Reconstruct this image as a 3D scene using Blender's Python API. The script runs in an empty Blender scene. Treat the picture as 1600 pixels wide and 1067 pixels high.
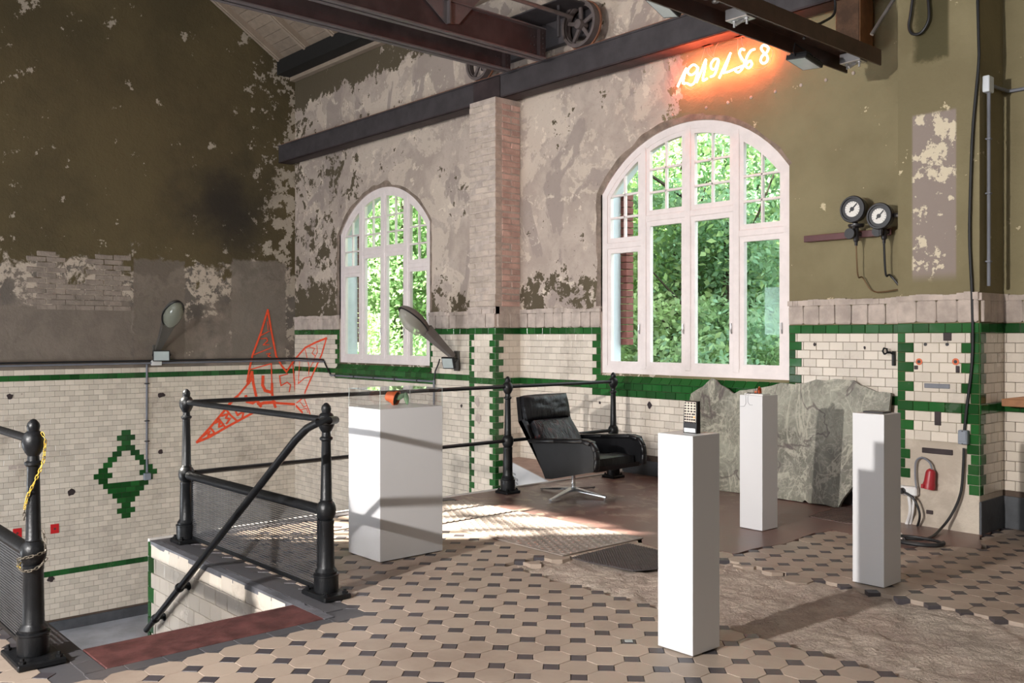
import bpy, math, random
import numpy as np
from mathutils import Vector, Matrix, noise as mnoise

random.seed(7); rng = np.random.default_rng(7)
S = bpy.context.scene
COL = S.collection

# ------------------------------------------------------------------ camera
FPX, YAW, HOR, HC = 1451.6, math.radians(48.516), 525.0, 1.4522
cy_, sy_ = math.cos(YAW), math.sin(YAW)
cam = bpy.data.cameras.new('camera'); camo = bpy.data.objects.new('camera', cam); COL.objects.link(camo)
cam.sensor_width = 36.0; cam.lens = 36.0 * FPX / 1600.0
cam.shift_y = (HOR - 533.5) / 1600.0
cam.clip_start = 0.05; cam.clip_end = 300
camo.location = (0, 0, HC); camo.rotation_euler = (math.pi / 2, 0, YAW)
S.camera = camo

# ------------------------------------------------------------------ world, sun, lamps, exposure
W = bpy.data.worlds.new('sky'); S.world = W; W.use_nodes = True
bg = W.node_tree.nodes['Background']; bg.inputs[0].default_value = (0.86, 0.94, 1.0, 1); bg.inputs[1].default_value = 5.0
SUN_DIR = Vector((0.588, 0.809, -0.78)).normalized()
sl = bpy.data.lights.new('sun', 'SUN'); sl.energy = 46.0; sl.angle = math.radians(0.6); sl.color = (1.0, 0.93, 0.82)
so = bpy.data.objects.new('sun', sl); COL.objects.link(so); so.rotation_euler = SUN_DIR.to_track_quat('-Z', 'Y').to_euler()
so.location = (-30, -30, 40)
def area(name, loc, target, sx, sy, energy, color, spread=180, shape='RECTANGLE'):
    l = bpy.data.lights.new(name, 'AREA'); l.shape = shape; l.size = sx; l.size_y = sy; l.energy = energy; l.color = color
    l.spread = math.radians(spread)
    o = bpy.data.objects.new(name, l); COL.objects.link(o); o.location = loc
    o.rotation_euler = (Vector(target) - Vector(loc)).to_track_quat('-Z', 'Y').to_euler()
    return o
# exhibition floodlight behind the photographer, and soft fill lamps added before the walls behind and right
area('exhibition_floodlight', (-3.05, -2.6, 2.31), (-5.2, 6.0, 0.8), 0.12, 0.12, 330, (1.0, 0.965, 0.93), 130, 'DISK')
area('rear_fill', (-8.6, -3.85, 3.6), (-8.2, 6, 2.6), 2.4, 4.6, 190, (0.97, 0.98, 1.0))
area('rear_fill', (-5.0, -3.85, 3.6), (-5.4, 6, 2.6), 2.4, 4.6, 190, (0.97, 0.98, 1.0))
area('rear_fill', (-1.2, -3.85, 3.6), (-2.0, 6, 2.6), 2.4, 4.6, 160, (0.97, 0.98, 1.0))
area('side_fill', (3.85, 3.6, 2.8), (-2, 4.0, 1.6), 2.3, 3.2, 75, (1.0, 0.95, 0.87))
area('lower_fill', (-10.4, -3.85, -1.1), (-11.0, 6, -1.2), 3.0, 2.2, 440, (0.92, 0.96, 1.0))  # fill lamp added to brighten the lower level
S.view_settings.view_transform = 'Standard'; S.view_settings.look = 'None'
S.view_settings.gamma = 1.0; S.view_settings.exposure = 0.0; S.view_settings.use_curve_mapping = False
S.cycles.use_denoising = True
S.cycles.max_bounces = 6; S.cycles.diffuse_bounces = 3; S.cycles.glossy_bounces = 3
S.cycles.transmission_bounces = 6; S.cycles.transparent_max_bounces = 16
S.cycles.caustics_reflective = False; S.cycles.caustics_refractive = False
S.cycles.sample_clamp_indirect = 4.0
S.cycles.use_adaptive_sampling = True; S.cycles.adaptive_threshold = 0.015

# ------------------------------------------------------------------ photograph -> place helpers
def ray(x, y):
    a = (x - 800) / FPX; b = (HOR - y) / FPX
    return (-sy_ + cy_ * a, cy_ + sy_ * a, b)
def onX(x, y, X): r = ray(x, y); t = X / r[0]; return (X, r[1] * t, HC + r[2] * t)
def onY(x, y, Y): r = ray(x, y); t = Y / r[1]; return (r[0] * t, Y, HC + r[2] * t)
def onZ(x, y, Z=0.0): r = ray(x, y); t = (Z - HC) / r[2]; return (r[0] * t, r[1] * t, Z)
def proj(X, Y, Z):
    d = -sy_ * X + cy_ * Y; r = cy_ * X + sy_ * Y
    if d < 0.1: return (-9999, -9999, 0.1)
    return (800 + FPX * r / d, HOR - FPX * (Z - HC) / d, d)
def in_frame(X, Y, Z, m=40):
    a, b, d = proj(X, Y, Z); return -m < a < 1600 + m and -m < b < 1067 + m

def lin(c):
    c = c / 255.0
    return c / 12.92 if c <= 0.04045 else ((c + 0.055) / 1.055) ** 2.4
def rgb(r, g, b): return (lin(r), lin(g), lin(b), 1)

# ------------------------------------------------------------------ mesh builder
class MB:
    def __init__(s): s.v = []; s.f = []
    def add(s, vs, fs):
        n = len(s.v); s.v += [tuple(v) for v in vs]; s.f += [tuple(i + n for i in f) for f in fs]; return s
    def box(s, x0, x1, y0, y1, z0, z1):
        return s.add([(x0,y0,z0),(x1,y0,z0),(x1,y1,z0),(x0,y1,z0),(x0,y0,z1),(x1,y0,z1),(x1,y1,z1),(x0,y1,z1)],
                     [(0,3,2,1),(4,5,6,7),(0,1,5,4),(1,2,6,5),(2,3,7,6),(3,0,4,7)])
    def bbox(s, x0, x1, y0, y1, z0, z1, b=0.004):
        """box with chamfered edges"""
        c = [(x0+x1)/2,(y0+y1)/2,(z0+z1)/2]; h = [(x1-x0)/2,(y1-y0)/2,(z1-z0)/2]; b = min(b, min(h)*0.9)
        vs = []; idx = {}
        for sx in (-1,1):
            for sy in (-1,1):
                for sz in (-1,1):
                    for ax in range(3):
                        p = [sx*h[0], sy*h[1], sz*h[2]]
                        for k in range(3):
                            if k != ax: p[k] -= math.copysign(b, p[k])
                        idx[(sx,sy,sz,ax)] = len(vs); vs.append((c[0]+p[0],c[1]+p[1],c[2]+p[2]))
        fs = []
        def q(keys):
            pts = [Vector(vs[idx[k]]) for k in keys]; n = (pts[1]-pts[0]).cross(pts[2]-pts[0])
            m = sum(pts, Vector())/len(pts) - Vector(c)
            ids = [idx[k] for k in keys]
            fs.append(tuple(ids if n.dot(m) > 0 else ids[::-1]))
        for ax in range(3):
            o1, o2 = [k for k in range(3) if k != ax]
            for sg in (-1,1):
                ks = []
                for a, bb in ((-1,-1),(1,-1),(1,1),(-1,1)):
                    k = [0,0,0]; k[ax]=sg; k[o1]=a; k[o2]=bb; ks.append((*k,ax))
                q(ks)
            for a in (-1,1):
                for bb in (-1,1):
                    k1=[0,0,0]; k1[o1]=a; k1[o2]=bb; k2=list(k1); k1[ax]=-1; k2[ax]=1
                    q([(*k1,o1),(*k2,o1),(*k2,o2),(*k1,o2)])
        for sx in (-1,1):
            for sy in (-1,1):
                for sz in (-1,1): q([(sx,sy,sz,0),(sx,sy,sz,1),(sx,sy,sz,2)])
        return s.add(vs, fs)
    def obox(s, o, ax, ay, az, hx, hy, hz, b=0):
        """oriented box, centre o, unit axes, half sizes"""
        t = MB(); (t.bbox(-hx,hx,-hy,hy,-hz,hz,b) if b else t.box(-hx,hx,-hy,hy,-hz,hz))
        o = Vector(o); ax=Vector(ax); ay=Vector(ay); az=Vector(az)
        return s.add([o+ax*v[0]+ay*v[1]+az*v[2] for v in t.v], t.f)
    def tube(s, pts, r, n=10, cap=True):
        pts = [Vector(p) for p in pts]; m = len(pts); rs = r if isinstance(r,(list,tuple)) else [r]*m
        tans = []
        for i in range(m):
            t = pts[min(i+1,m-1)]-pts[max(i-1,0)]; tans.append(t.normalized())
        up = Vector((0,0,1)) if abs(tans[0].z) < .9 else Vector((1,0,0))
        u = tans[0].cross(up).normalized(); vs=[]; fs=[]
        for i in range(m):
            t = tans[i]; u = (u - t*u.dot(t)).normalized(); w = t.cross(u)
            for k in range(n):
                a = 2*math.pi*k/n; vs.append(pts[i]+(u*math.cos(a)+w*math.sin(a))*rs[i])
        for i in range(m-1):
            for k in range(n):
                k2=(k+1)%n; fs.append((i*n+k,i*n+k2,(i+1)*n+k2,(i+1)*n+k))
        if cap: fs.append(tuple(range(n))[::-1]); fs.append(tuple((m-1)*n+k for k in range(n)))
        return s.add(vs, fs)
    def lathe(s, o, prof, n=20, axis=(0,0,1)):
        """prof: list of (radius, height)"""
        az = Vector(axis).normalized(); t = Vector((1,0,0)) if abs(az.x) < .9 else Vector((0,1,0))
        ax = (t - az*t.dot(az)).normalized(); ay = az.cross(ax); o = Vector(o); vs=[]; fs=[]
        for r,h in prof:
            for k in range(n):
                a = 2*math.pi*k/n; vs.append(o+az*h+(ax*math.cos(a)+ay*math.sin(a))*max(r,1e-4))
        for i in range(len(prof)-1):
            for k in range(n):
                k2=(k+1)%n; fs.append((i*n+k,i*n+k2,(i+1)*n+k2,(i+1)*n+k))
        fs.append(tuple(range(n))[::-1]); fs.append(tuple((len(prof)-1)*n+k for k in range(n)))
        return s.add(vs, fs)
    def ball(s, o, r, n=14, m=9, sc=(1,1,1)):
        vs=[]; fs=[]
        for i in range(m+1):
            th = math.pi*i/m
            for k in range(n):
                a=2*math.pi*k/n; vs.append((o[0]+sc[0]*r*math.sin(th)*math.cos(a), o[1]+sc[1]*r*math.sin(th)*math.sin(a), o[2]+sc[2]*r*math.cos(th)))
        for i in range(m):
            for k in range(n):
                k2=(k+1)%n; fs.append((i*n+k,(i+1)*n+k,(i+1)*n+k2,i*n+k2))
        return s.add(vs, fs)
    def prism(s, poly, d):
        """extrude a 3-D polygon by vector d"""
        d = Vector(d); n=len(poly); P=[Vector(p) for p in poly]
        nn = Vector()
        for i in range(n): nn += P[i].cross(P[(i+1)%n])
        if nn.dot(d) > 0: P = P[::-1]
        vs = P+[p+d for p in P]
        fs = [tuple(range(n)), tuple(range(2*n-1,n-1,-1))]
        for i in range(n): j=(i+1)%n; fs.append((i,i+n,j+n,j))
        return s.add(vs, fs)
    def quad(s, a,b,c,d): return s.add([a,b,c,d],[(0,1,2,3)])
    def mesh(s, name, m=None, smooth=False):
        me = bpy.data.meshes.new(name); me.from_pydata(s.v, [], s.f); me.update()
        if m: me.materials.append(m)
        if smooth:
            me.polygons.foreach_set('use_smooth', [True]*len(me.polygons))
            me.set_sharp_from_angle(angle=math.radians(smooth if smooth is not True else 38))
        return me
    def build(s, name, m=None, parent=None, smooth=False, at=None):
        """one mesh object; with at, vertices are world coordinates of a thing whose origin is at"""
        if at is not None: a = Vector(at); s.v = [tuple(Vector(v)-a) for v in s.v]
        o = bpy.data.objects.new(name, s.mesh(name, m, smooth)); COL.objects.link(o)
        if parent: o.parent = parent
        elif at is not None: o.location = at
        return o

def thing(name, label, cat, loc=(0,0,0), rz=0, group=None):
    o = bpy.data.objects.new(name, None); COL.objects.link(o); o.empty_display_size = .1
    o.location = loc; o.rotation_euler = (0,0,rz); o['label']=label; o['category']=cat
    if group: o['group']=group
    return o
def tag(o, label, cat, group=None):
    o['label']=label; o['category']=cat
    if group: o['group']=group
    return o
def struct(o): o['kind']='structure'; return o
def stuff(o): o['kind']='stuff'; return o

# ------------------------------------------------------------------ materials
class NT:
    def __init__(s, name):
        s.m = bpy.data.materials.new(name); s.m.use_nodes = True; s.t = s.m.node_tree; s.n = s.t.nodes
        s.p = s.n['Principled BSDF']; s.out = s.n['Material Output']
        s.pos = s.n.new('ShaderNodeNewGeometry'); s.oi = s.n.new('ShaderNodeObjectInfo')
    def link(s, a, b): s.t.links.new(a, b)
    def inp(s, sock, v):
        if hasattr(v, 'links') or isinstance(v, bpy.types.NodeSocket): s.link(v, sock)
        else: sock.default_value = v
    def math(s, op, a, b=0.0, c=0.0, clamp=False):
        n = s.n.new('ShaderNodeMath'); n.operation=op; n.use_clamp=clamp
        s.inp(n.inputs[0],a); s.inp(n.inputs[1],b); s.inp(n.inputs[2],c); return n.outputs[0]
    def mix(s, f, a, b, mode='MIX'):
        n = s.n.new('ShaderNodeMix'); n.data_type='RGBA'; n.blend_type=mode
        s.inp(n.inputs[0],f); s.inp(n.inputs[6],a); s.inp(n.inputs[7],b); return n.outputs[2]
    def noise(s, scale, detail=4, rough=.55, vec=None, dist=0.0):
        n = s.n.new('ShaderNodeTexNoise'); n.inputs['Scale'].default_value=scale; n.inputs['Detail'].default_value=detail
        n.inputs['Roughness'].default_value=rough; n.inputs['Distortion'].default_value=dist
        s.link(vec if vec is not None else s.pos.outputs['Position'], n.inputs['Vector']); return n.outputs[0]
    def step(s, v, lo, hi):
        n = s.n.new('ShaderNodeMapRange'); n.interpolation_type='SMOOTHSTEP'
        s.inp(n.inputs[0],v); n.inputs[1].default_value=lo; n.inputs[2].default_value=hi; return n.outputs[0]
    def xyz(s, vec=None):
        n = s.n.new('ShaderNodeSeparateXYZ'); s.link(vec if vec is not None else s.pos.outputs['Position'], n.inputs[0]); return n.outputs
    def vmul(s, v, vec=None):
        n = s.n.new('ShaderNodeVectorMath'); n.operation='MULTIPLY'; s.link(vec if vec is not None else s.pos.outputs['Position'], n.inputs[0])
        n.inputs[1].default_value=v; return n.outputs[0]
    def bump(s, h, strength, dist=.01):
        n = s.n.new('ShaderNodeBump'); n.inputs['Strength'].default_value=strength; n.inputs['Distance'].default_value=dist
        s.link(h, n.inputs['Height']); s.link(n.outputs[0], s.p.inputs['Normal'])
    def rand(s):
        a = s.math('ADD', s.oi.outputs['Random'], s.pos.outputs['Random Per Island']); return s.math('FRACT', a)
    def fin(s, color=None, rough=None, metal=None):
        if color is not None: s.inp(s.p.inputs['Base Color'], color)
        if rough is not None: s.inp(s.p.inputs['Roughness'], rough)
        if metal is not None: s.inp(s.p.inputs['Metallic'], metal)
        return s.m

def mat(name, c, rough=.5, metal=0.0, var=.12, scale=6.0, bump=0.0, bscale=60.0, isl=0.0, rvar=0.0):
    t = NT(name); n = t.noise(scale, 6, .6)
    f = t.step(n, .3, .7)
    c2 = tuple(min(1,x*(1+var)) for x in c[:3])+(1,); c1 = tuple(x*(1-var) for x in c[:3])+(1,)
    col = t.mix(f, c1, c2)
    if isl:
        r = t.rand(); k = t.math('MULTIPLY_ADD', r, isl*2, 1-isl)
        cc = t.n.new('ShaderNodeCombineColor'); [t.link(k, cc.inputs[i]) for i in range(3)]
        col = t.mix(1.0, col, cc.outputs[0], 'MULTIPLY')
    if bump: t.bump(t.noise(bscale, 6, .6), bump)
    rr = rough
    if rvar: rr = t.math('MULTIPLY_ADD', t.noise(scale*2.3, 5), rvar*2, rough-rvar, clamp=True)
    return t.fin(col, rr, metal)

def glass_mat(name, tint=(1,1,1,1), rough=0.0, fac=.10, milky=0.0):
    t = NT(name); t.n.remove(t.p)
    tr = t.n.new('ShaderNodeBsdfTransparent'); tr.inputs[0].default_value = tint
    gl = t.n.new('ShaderNodeBsdfGlossy'); gl.inputs['Roughness'].default_value = rough
    fr = t.n.new('ShaderNodeLayerWeight'); fr.inputs[0].default_value = .5
    mx = t.n.new('ShaderNodeMixShader'); t.link(t.math('MULTIPLY_ADD', t.math('POWER', fr.outputs['Facing'], 3.0), fac*6, fac*.45, clamp=True), mx.inputs[0])
    t.link(tr.outputs[0], mx.inputs[1]); t.link(gl.outputs[0], mx.inputs[2])
    o = mx.outputs[0]
    if milky:
        df = t.n.new('ShaderNodeBsdfTranslucent'); df.inputs[0].default_value=(.8,.9,.9,1)
        m2 = t.n.new('ShaderNodeMixShader'); m2.inputs[0].default_value=milky; t.link(o,m2.inputs[1]); t.link(df.outputs[0],m2.inputs[2]); o=m2.outputs[0]
    t.link(o, t.out.inputs[0]); return t.m
def emit_mat(name, c, st):
    t = NT(name); t.p.inputs['Base Color'].default_value=c; t.p.inputs['Emission Color'].default_value=c; t.p.inputs['Emission Strength'].default_value=st
    return t.m

M = {}
# glazed wall tiles: dirt and crazing on top of a per-tile tint
def tile_mat(name, c, dirt, isl, rough=.22):
    t = NT(name); r = t.rand(); k = t.math('MULTIPLY_ADD', r, isl*2, 1-isl)
    cc = t.n.new('ShaderNodeCombineColor'); [t.link(k, cc.inputs[i]) for i in range(3)]
    col = t.mix(1.0, c, cc.outputs[0], 'MULTIPLY')
    d = t.noise(1.7, 8, .72); st = t.step(d, .50, .72)
    col = t.mix(t.math('MULTIPLY', st, dirt), col, rgb(112,96,80))
    d2 = t.noise(7.0, 5, .6); chip = t.step(d2, .735, .755)
    col = t.mix(t.math('MULTIPLY', chip, .75), col, rgb(70,55,45))
    vs = t.noise(1.0, 6, .6, t.vmul((7,7,.6))); col = t.mix(t.math('MULTIPLY', t.step(vs,.56,.76), dirt*.55), col, rgb(125,108,92))
    t.bump(t.noise(14, 2, .5), .12, .004)
    return t.fin(col, t.math('MULTIPLY_ADD', st, .25, rough))
M['wtile'] = tile_mat('glazed_white_tile', rgb(214,203,188), .46, .11)
M['gtile'] = tile_mat('glazed_green_tile', rgb(30,82,36), .12, .36, .16)
M['wtile_warm'] = tile_mat('glazed_cream_tile', rgb(212,201,187), .38, .10)

def plaster(name, mode):
    t = NT(name); x,y,z = t.xyz()
    big = t.noise(.7, 8, .62); mid = t.noise(2.6, 9, .66, dist=.3); fine = t.noise(8.5, 8, .7, dist=.2); vf = t.noise(30, 5, .6)
    olive = t.mix(t.step(big,.35,.65), rgb(116,106,78), rgb(132,122,92))
    if mode == 'back':
        base = t.mix(t.step(mid,.36,.66), rgb(164,149,138), rgb(184,169,157))
        cream = t.step(t.math('ADD', t.math('MULTIPLY',t.noise(1.5,10,.66,dist=.5),.8), t.math('MULTIPLY',fine,.2)), .505, .525)
        base = t.mix(t.math('MULTIPLY', cream, .55), base, rgb(206,191,174))
        base = t.mix(t.math('MULTIPLY', t.step(t.noise(1.1,7,.6,t.vmul((1,1,.6)),dist=.6),.555,.57), .85), base, rgb(152,138,130))
        base = t.mix(t.math('MULTIPLY', t.step(vf,.60,.72), .35), base, rgb(120,106,96))
        # paint coverage: right of the big window, along the roof line, just above the stone course
        bx = t.step(x, -6.3, -5.2); bias = t.math('MULTIPLY', bx, .36)
        bl = t.math('MULTIPLY', t.step(t.math('MULTIPLY',x,-1), 9.8, 13.0), .075); bias = t.math('ADD', bias, bl)
        bt = t.math('MULTIPLY', t.math('MULTIPLY', t.step(z, 5.05, 5.5), t.step(t.math('MULTIPLY',x,-1), 8.5, 10.5)), .16); bias = t.math('ADD', bias, bt)
        lowz = t.math('MULTIPLY', t.step(t.math('MULTIPLY',z,-1), -2.45, -1.85), .115); bias = t.math('ADD', bias, lowz)
        cov = t.math('ADD', t.math('ADD', t.math('MULTIPLY',mid,.55), t.math('MULTIPLY',fine,.45)), bias)
        mask = t.step(cov, .606, .614)
        darko = t.mix(t.step(t.math('MULTIPLY',x,-1), 5.5, 7.5), olive, rgb(84,74,56))
        col = t.mix(mask, base, darko)
        pits = t.math('MULTIPLY', t.step(t.noise(13,7,.72),.66,.675), t.math('SUBTRACT',1.0,bx)); col = t.mix(t.math('MULTIPLY',pits,.7), col, rgb(92,82,66))
        pale = t.math('MULTIPLY', t.step(t.noise(4.2,10,.74,dist=.4),.60,.608), t.math('SUBTRACT',1.0,mask)); col = t.mix(t.math('MULTIPLY',pale,.6), col, rgb(222,208,190))
        chips = t.step(t.math('ADD', t.noise(6,9,.7), t.math('MULTIPLY', t.step(mid,.5,.62), .05)), .665, .672)
        col = t.mix(t.math('MULTIPLY', chips, t.math('MULTIPLY',mask,bx)), col, rgb(196,182,150))
        # grey filler strip on the pilaster
        fx = t.math('MULTIPLY', t.step(x,-3.33,-3.31), t.math('SUBTRACT',1.0,t.step(x,-3.0,-2.98)))
        fz = t.math('MULTIPLY', t.step(z,1.85,1.95), t.math('SUBTRACT',1.0,t.step(z,3.13,3.16)))
        fy = t.math('SUBTRACT',1.0,t.step(y,7.06,7.07))
        fm = t.math('MULTIPLY', t.math('MULTIPLY',fx,fz), fy)
        grey = t.mix(t.step(t.noise(5,9,.7),.55,.57), rgb(139,126,118), rgb(205,192,168))
        col = t.mix(fm, col, grey)
        # darker old paint where a board was, top of the pilaster
        gx = t.math('MULTIPLY', t.step(t.math('ADD',x,t.math('MULTIPLY',fine,.1)),-3.28,-3.22), t.math('SUBTRACT',1.0,t.step(x,-3.06,-3.03)))
        gm = t.math('MULTIPLY', t.math('MULTIPLY',gx,t.step(t.math('ADD',z,t.math('MULTIPLY',fine,.2)),3.62,3.68)), fy)
        col = t.mix(gm, col, rgb(74,68,42))
        low = t.math('MULTIPLY', t.math('SUBTRACT',1.0,t.step(z,.6,.8)), 1.0)
        col = t.mix(low, col, t.mix(t.step(mid,.4,.6), rgb(204,192,176), rgb(180,167,152)))
    else:
        base = t.mix(t.step(mid,.40,.62), rgb(118,108,98), rgb(138,126,115))
        cement = rgb(104,96,88)
        base = t.mix(t.step(big,.46,.54), base, cement)
        up = t.step(t.math('ADD', z, t.math('MULTIPLY', t.math('SUBTRACT',mid,.5), 2.4)), 2.35, 2.55)
        # pale scuffed edge between paint and cement
        edge = t.math('MULTIPLY', t.step(t.math('ADD', z, t.math('MULTIPLY', t.math('SUBTRACT',mid,.5), 2.4)), 1.95, 2.05), t.math('SUBTRACT',1.0,up))
        base = t.mix(t.math('MULTIPLY', edge, t.step(fine,.42,.5)), base, rgb(186,172,156))
        olive_dim = t.mix(t.step(big,.35,.65), rgb(78,68,44), rgb(94,82,54))  # the back wall's olive, with this wall's dimness put into the colour
        col = t.mix(up, base, olive_dim)
        near = t.math('ADD', t.math('MULTIPLY', t.step(y, 6.1, 7.4), .095), t.math('MULTIPLY', t.math('SUBTRACT',1.0,t.step(y,2.9,4.0)), .03))
        chips = t.step(t.math('ADD', t.math('ADD', t.math('MULTIPLY',t.noise(3.4,10,.72),.75), t.math('MULTIPLY',mid,.25)), near), .600, .607)
        col = t.mix(t.math('MULTIPLY', chips, .9), col, rgb(180,168,152))
        for (xa,ya,xb,yb),cc in (((209,404,288,585),rgb(118,107,96)),((362,405,446,585),rgb(130,120,109)),((0,478,205,585),rgb(124,113,102))):
            pa=onX(xa,ya,-13.87); pb=onX(xb,yb,-13.87); wob=t.math('MULTIPLY',t.math('SUBTRACT',fine,.5),.16)
            yy=t.math('ADD',y,wob); zz=t.math('ADD',z,wob)
            rm_=t.math('MULTIPLY', t.math('MULTIPLY',t.step(yy,pa[1]-.02,pa[1]+.01), t.math('SUBTRACT',1.0,t.step(yy,pb[1]-.01,pb[1]+.02))), t.math('SUBTRACT',1.0,t.step(zz,pa[2]-.02,pa[2]+.02)))
            col = t.mix(t.math('MULTIPLY',rm_,.92), col, t.mix(t.step(mid,.4,.6), cc, tuple(q*.82 for q in cc[:3])+(1,)))
        # soot blown from an old flue by the corner
        vd = t.n.new('ShaderNodeVectorMath'); vd.operation='DISTANCE'; t.link(t.vmul((1,1,1.15)), vd.inputs[0]); p = onX(345,318,-13.87); vd.inputs[1].default_value=(p[0],p[1],p[2]*1.15)
        soot = t.math('SUBTRACT', 1.0, t.step(t.math('ADD', vd.outputs['Value'], t.math('MULTIPLY',t.math('SUBTRACT',t.noise(1.3,6,.6),.4),2.0)), .15, 1.45))
        col = t.mix(t.math('MULTIPLY', soot, .8), col, rgb(34,29,27))
    hmix = t.math('ADD', t.math('MULTIPLY',mid,1.0), t.math('MULTIPLY',fine,.5))
    t.bump(t.math('ADD', hmix, t.math('MULTIPLY',vf,.25)), .55, .03)
    return t.fin(col, .88)
M['wall_back'] = plaster('peeling_plaster', 'back'); M['wall_left'] = plaster('olive_paint', 'left')
M['grout'] = mat('grout', rgb(88,74,64), .9, bump=.3)
M['basegrey'] = mat('dark_grey_base_paint', rgb(74,76,80), .6, var=.25, scale=4, bump=.2)
M['mortar'] = mat('mortar_block', rgb(178,164,154), .95, var=.18, scale=7, bump=.6, bscale=50, isl=.08)
M['whitewall'] = mat('white_reveal_paint', rgb(214,220,226), .7, var=.05)
M['wood_white'] = mat('white_window_paint', rgb(226,215,212), .35, var=.05, scale=9)
M['glass'] = glass_mat('window_glass', (.97,1,.98,1), 0.0, .07)
M['glass_reflection'] = glass_mat('pane_reflection', (.93,.97,.96,1), .05, .08, .22)
M['acrylic'] = glass_mat('acrylic', (.985,.985,.985,1), 0.0, .11)
M['octo'] = None
def floor_tile(name, c, dirt, isl):
    t = NT(name); r = t.rand(); k = t.math('MULTIPLY_ADD', r, isl*2, 1-isl)
    cc = t.n.new('ShaderNodeCombineColor'); [t.link(k, cc.inputs[i]) for i in range(3)]
    col = t.mix(1.0, c, cc.outputs[0], 'MULTIPLY')
    n = t.noise(1.3, 9, .65); col = t.mix(t.math('MULTIPLY', t.step(n,.45,.7), dirt), col, rgb(120,102,90))
    n2 = t.noise(26, 6, .7); col = t.mix(t.math('MULTIPLY', t.step(n2,.62,.72), .35), col, rgb(96,80,70))
    t.bump(t.noise(40, 5, .6), .10, .004)
    return t.fin(col, t.math('MULTIPLY_ADD', n, .3, .32))
M['octo'] = floor_tile('beige_stone_tile', rgb(162,146,132), .5, .08)
M['dot'] = floor_tile('dark_stone_tile', rgb(66,62,66), .15, .18)
M['border'] = floor_tile('grey_border_tile', rgb(74,73,76), .2, .12)
M['screed'] = None
t = NT('broken_screed'); a = t.noise(3,9,.65); b = t.noise(22,8,.7)
c = t.mix(t.step(a,.36,.64), rgb(172,154,141), rgb(204,188,173)); c = t.mix(t.math('MULTIPLY',t.step(b,.55,.65),.5), c, rgb(206,190,172))
c = t.mix(t.math('MULTIPLY',t.step(t.noise(45,6,.7),.58,.68),.6), c, rgb(96,82,72)); t.bump(t.math('ADD',b,t.noise(70,6,.7)), 1.0, .02); M['screed'] = t.fin(c,.95)
t = NT('worn_brown_floor_paint'); a = t.noise(1.1,9,.66); b = t.noise(5,9,.7,dist=.4)
c = t.mix(t.step(a,.35,.65), rgb(104,80,74), rgb(126,98,90)); x,y,z = t.xyz()
worn = t.math('MULTIPLY', t.step(b,.53,.58), t.step(t.math('MULTIPLY',x,-1),4.2,5.6))
c = t.mix(t.math('MULTIPLY',worn,.8), c, rgb(164,146,130)); c = t.mix(t.math('MULTIPLY',t.step(t.noise(30,6,.7),.6,.7),.5), c, rgb(70,54,50))
t.bump(t.noise(20,6,.6),.15,.004); M['brown'] = t.fin(c, t.math('MULTIPLY_ADD', a, .4, .15))
M['redstep'] = mat('red_step_paint', rgb(86,52,50), .5, var=.38, scale=9, bump=.15, rvar=.15)
M['lowfloor'] = mat('grey_floor_paint', rgb(166,170,180), .4, var=.22, scale=2.2, bump=.08, rvar=.2)
M['coping'] = mat('grey_coping_paint', rgb(94,94,99), .6, var=.35, scale=5, bump=.2)
M['iron'] = mat('black_cast_iron', rgb(19,20,22), .38, .0, var=.25, scale=14, bump=.15, bscale=90, rvar=.12)
M['steel_dark'] = mat('dark_painted_steel', rgb(64,60,62), .5, .0, var=.18, scale=5, bump=.1, rvar=.1)
M['steel_redbrown'] = mat('red_lead_steel', rgb(56,46,47), .6, .0, var=.28, scale=4, bump=.15)
M['steel_brown'] = mat('brown_painted_steel', rgb(66,44,36), .4, .0, var=.25, scale=8, bump=.1)
M['wheel_iron'] = mat('grey_wheel_iron', rgb(92,82,80), .6, var=.2, scale=10, bump=.15)
M['rust'] = mat('rusty_rim', rgb(128,84,62), .6, var=.3, scale=18)
M['alu'] = mat('aluminium', rgb(190,190,192), .32, .85, var=.1)
M['chrome'] = mat('brushed_chrome', rgb(200,202,206), .18, 1.0, var=.06)
M['conduit'] = mat('grey_conduit', rgb(112,114,122), .5, var=.1)
M['blackrub'] = mat('black_rubber', rgb(28,28,30), .5, var=.2)
M['pedestal'] = mat('white_pedestal_paint', rgb(206,205,206), .45, var=.012, scale=2)
M['leather'] = None
t = NT('black_leather'); w = t.noise(9,6,.6,t.vmul((1,3.0,1)),dist=1.2); c = t.mix(t.step(w,.35,.7), rgb(13,13,15), rgb(28,29,32))
t.bump(t.math('ADD', w, t.math('MULTIPLY',t.noise(160,3),.2)), .45, .012); M['leather'] = t.fin(c, .28)
t = NT('cracked_leather'); w = t.noise(7,7,.62,t.vmul((1,3.0,1)),dist=1.6); c = t.mix(t.step(w,.35,.7), rgb(16,17,19), rgb(38,40,45))
cr = t.step(t.noise(16,6,.6,dist=1.0),.60,.64); c = t.mix(t.math('MULTIPLY',cr,.55), c, rgb(92,38,34)); t.bump(w,.7,.02); M['leather_worn'] = t.fin(c,.3)
M['shell'] = mat('black_vinyl_shell', rgb(23,23,25), .36, var=.25, scale=7, bump=.08, bscale=220, rvar=.1)
t = NT('green_marble'); a = t.noise(1.9,9,.7,dist=.8)
def ridge(scale, det, w, dist, sc=(1,1,1)):
    n = t.noise(scale, det, .55, t.vmul(sc), dist); return t.math('SUBTRACT', 1.0, t.step(t.math('ABSOLUTE', t.math('SUBTRACT', n, .5)), 0.0, w))
c = t.mix(t.step(a,.33,.66), rgb(98,95,84), rgb(150,149,134)); f2 = t.noise(20,8,.75,dist=.6); c = t.mix(t.math('MULTIPLY',t.step(f2,.48,.66),.6), c, rgb(112,106,98))
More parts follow.
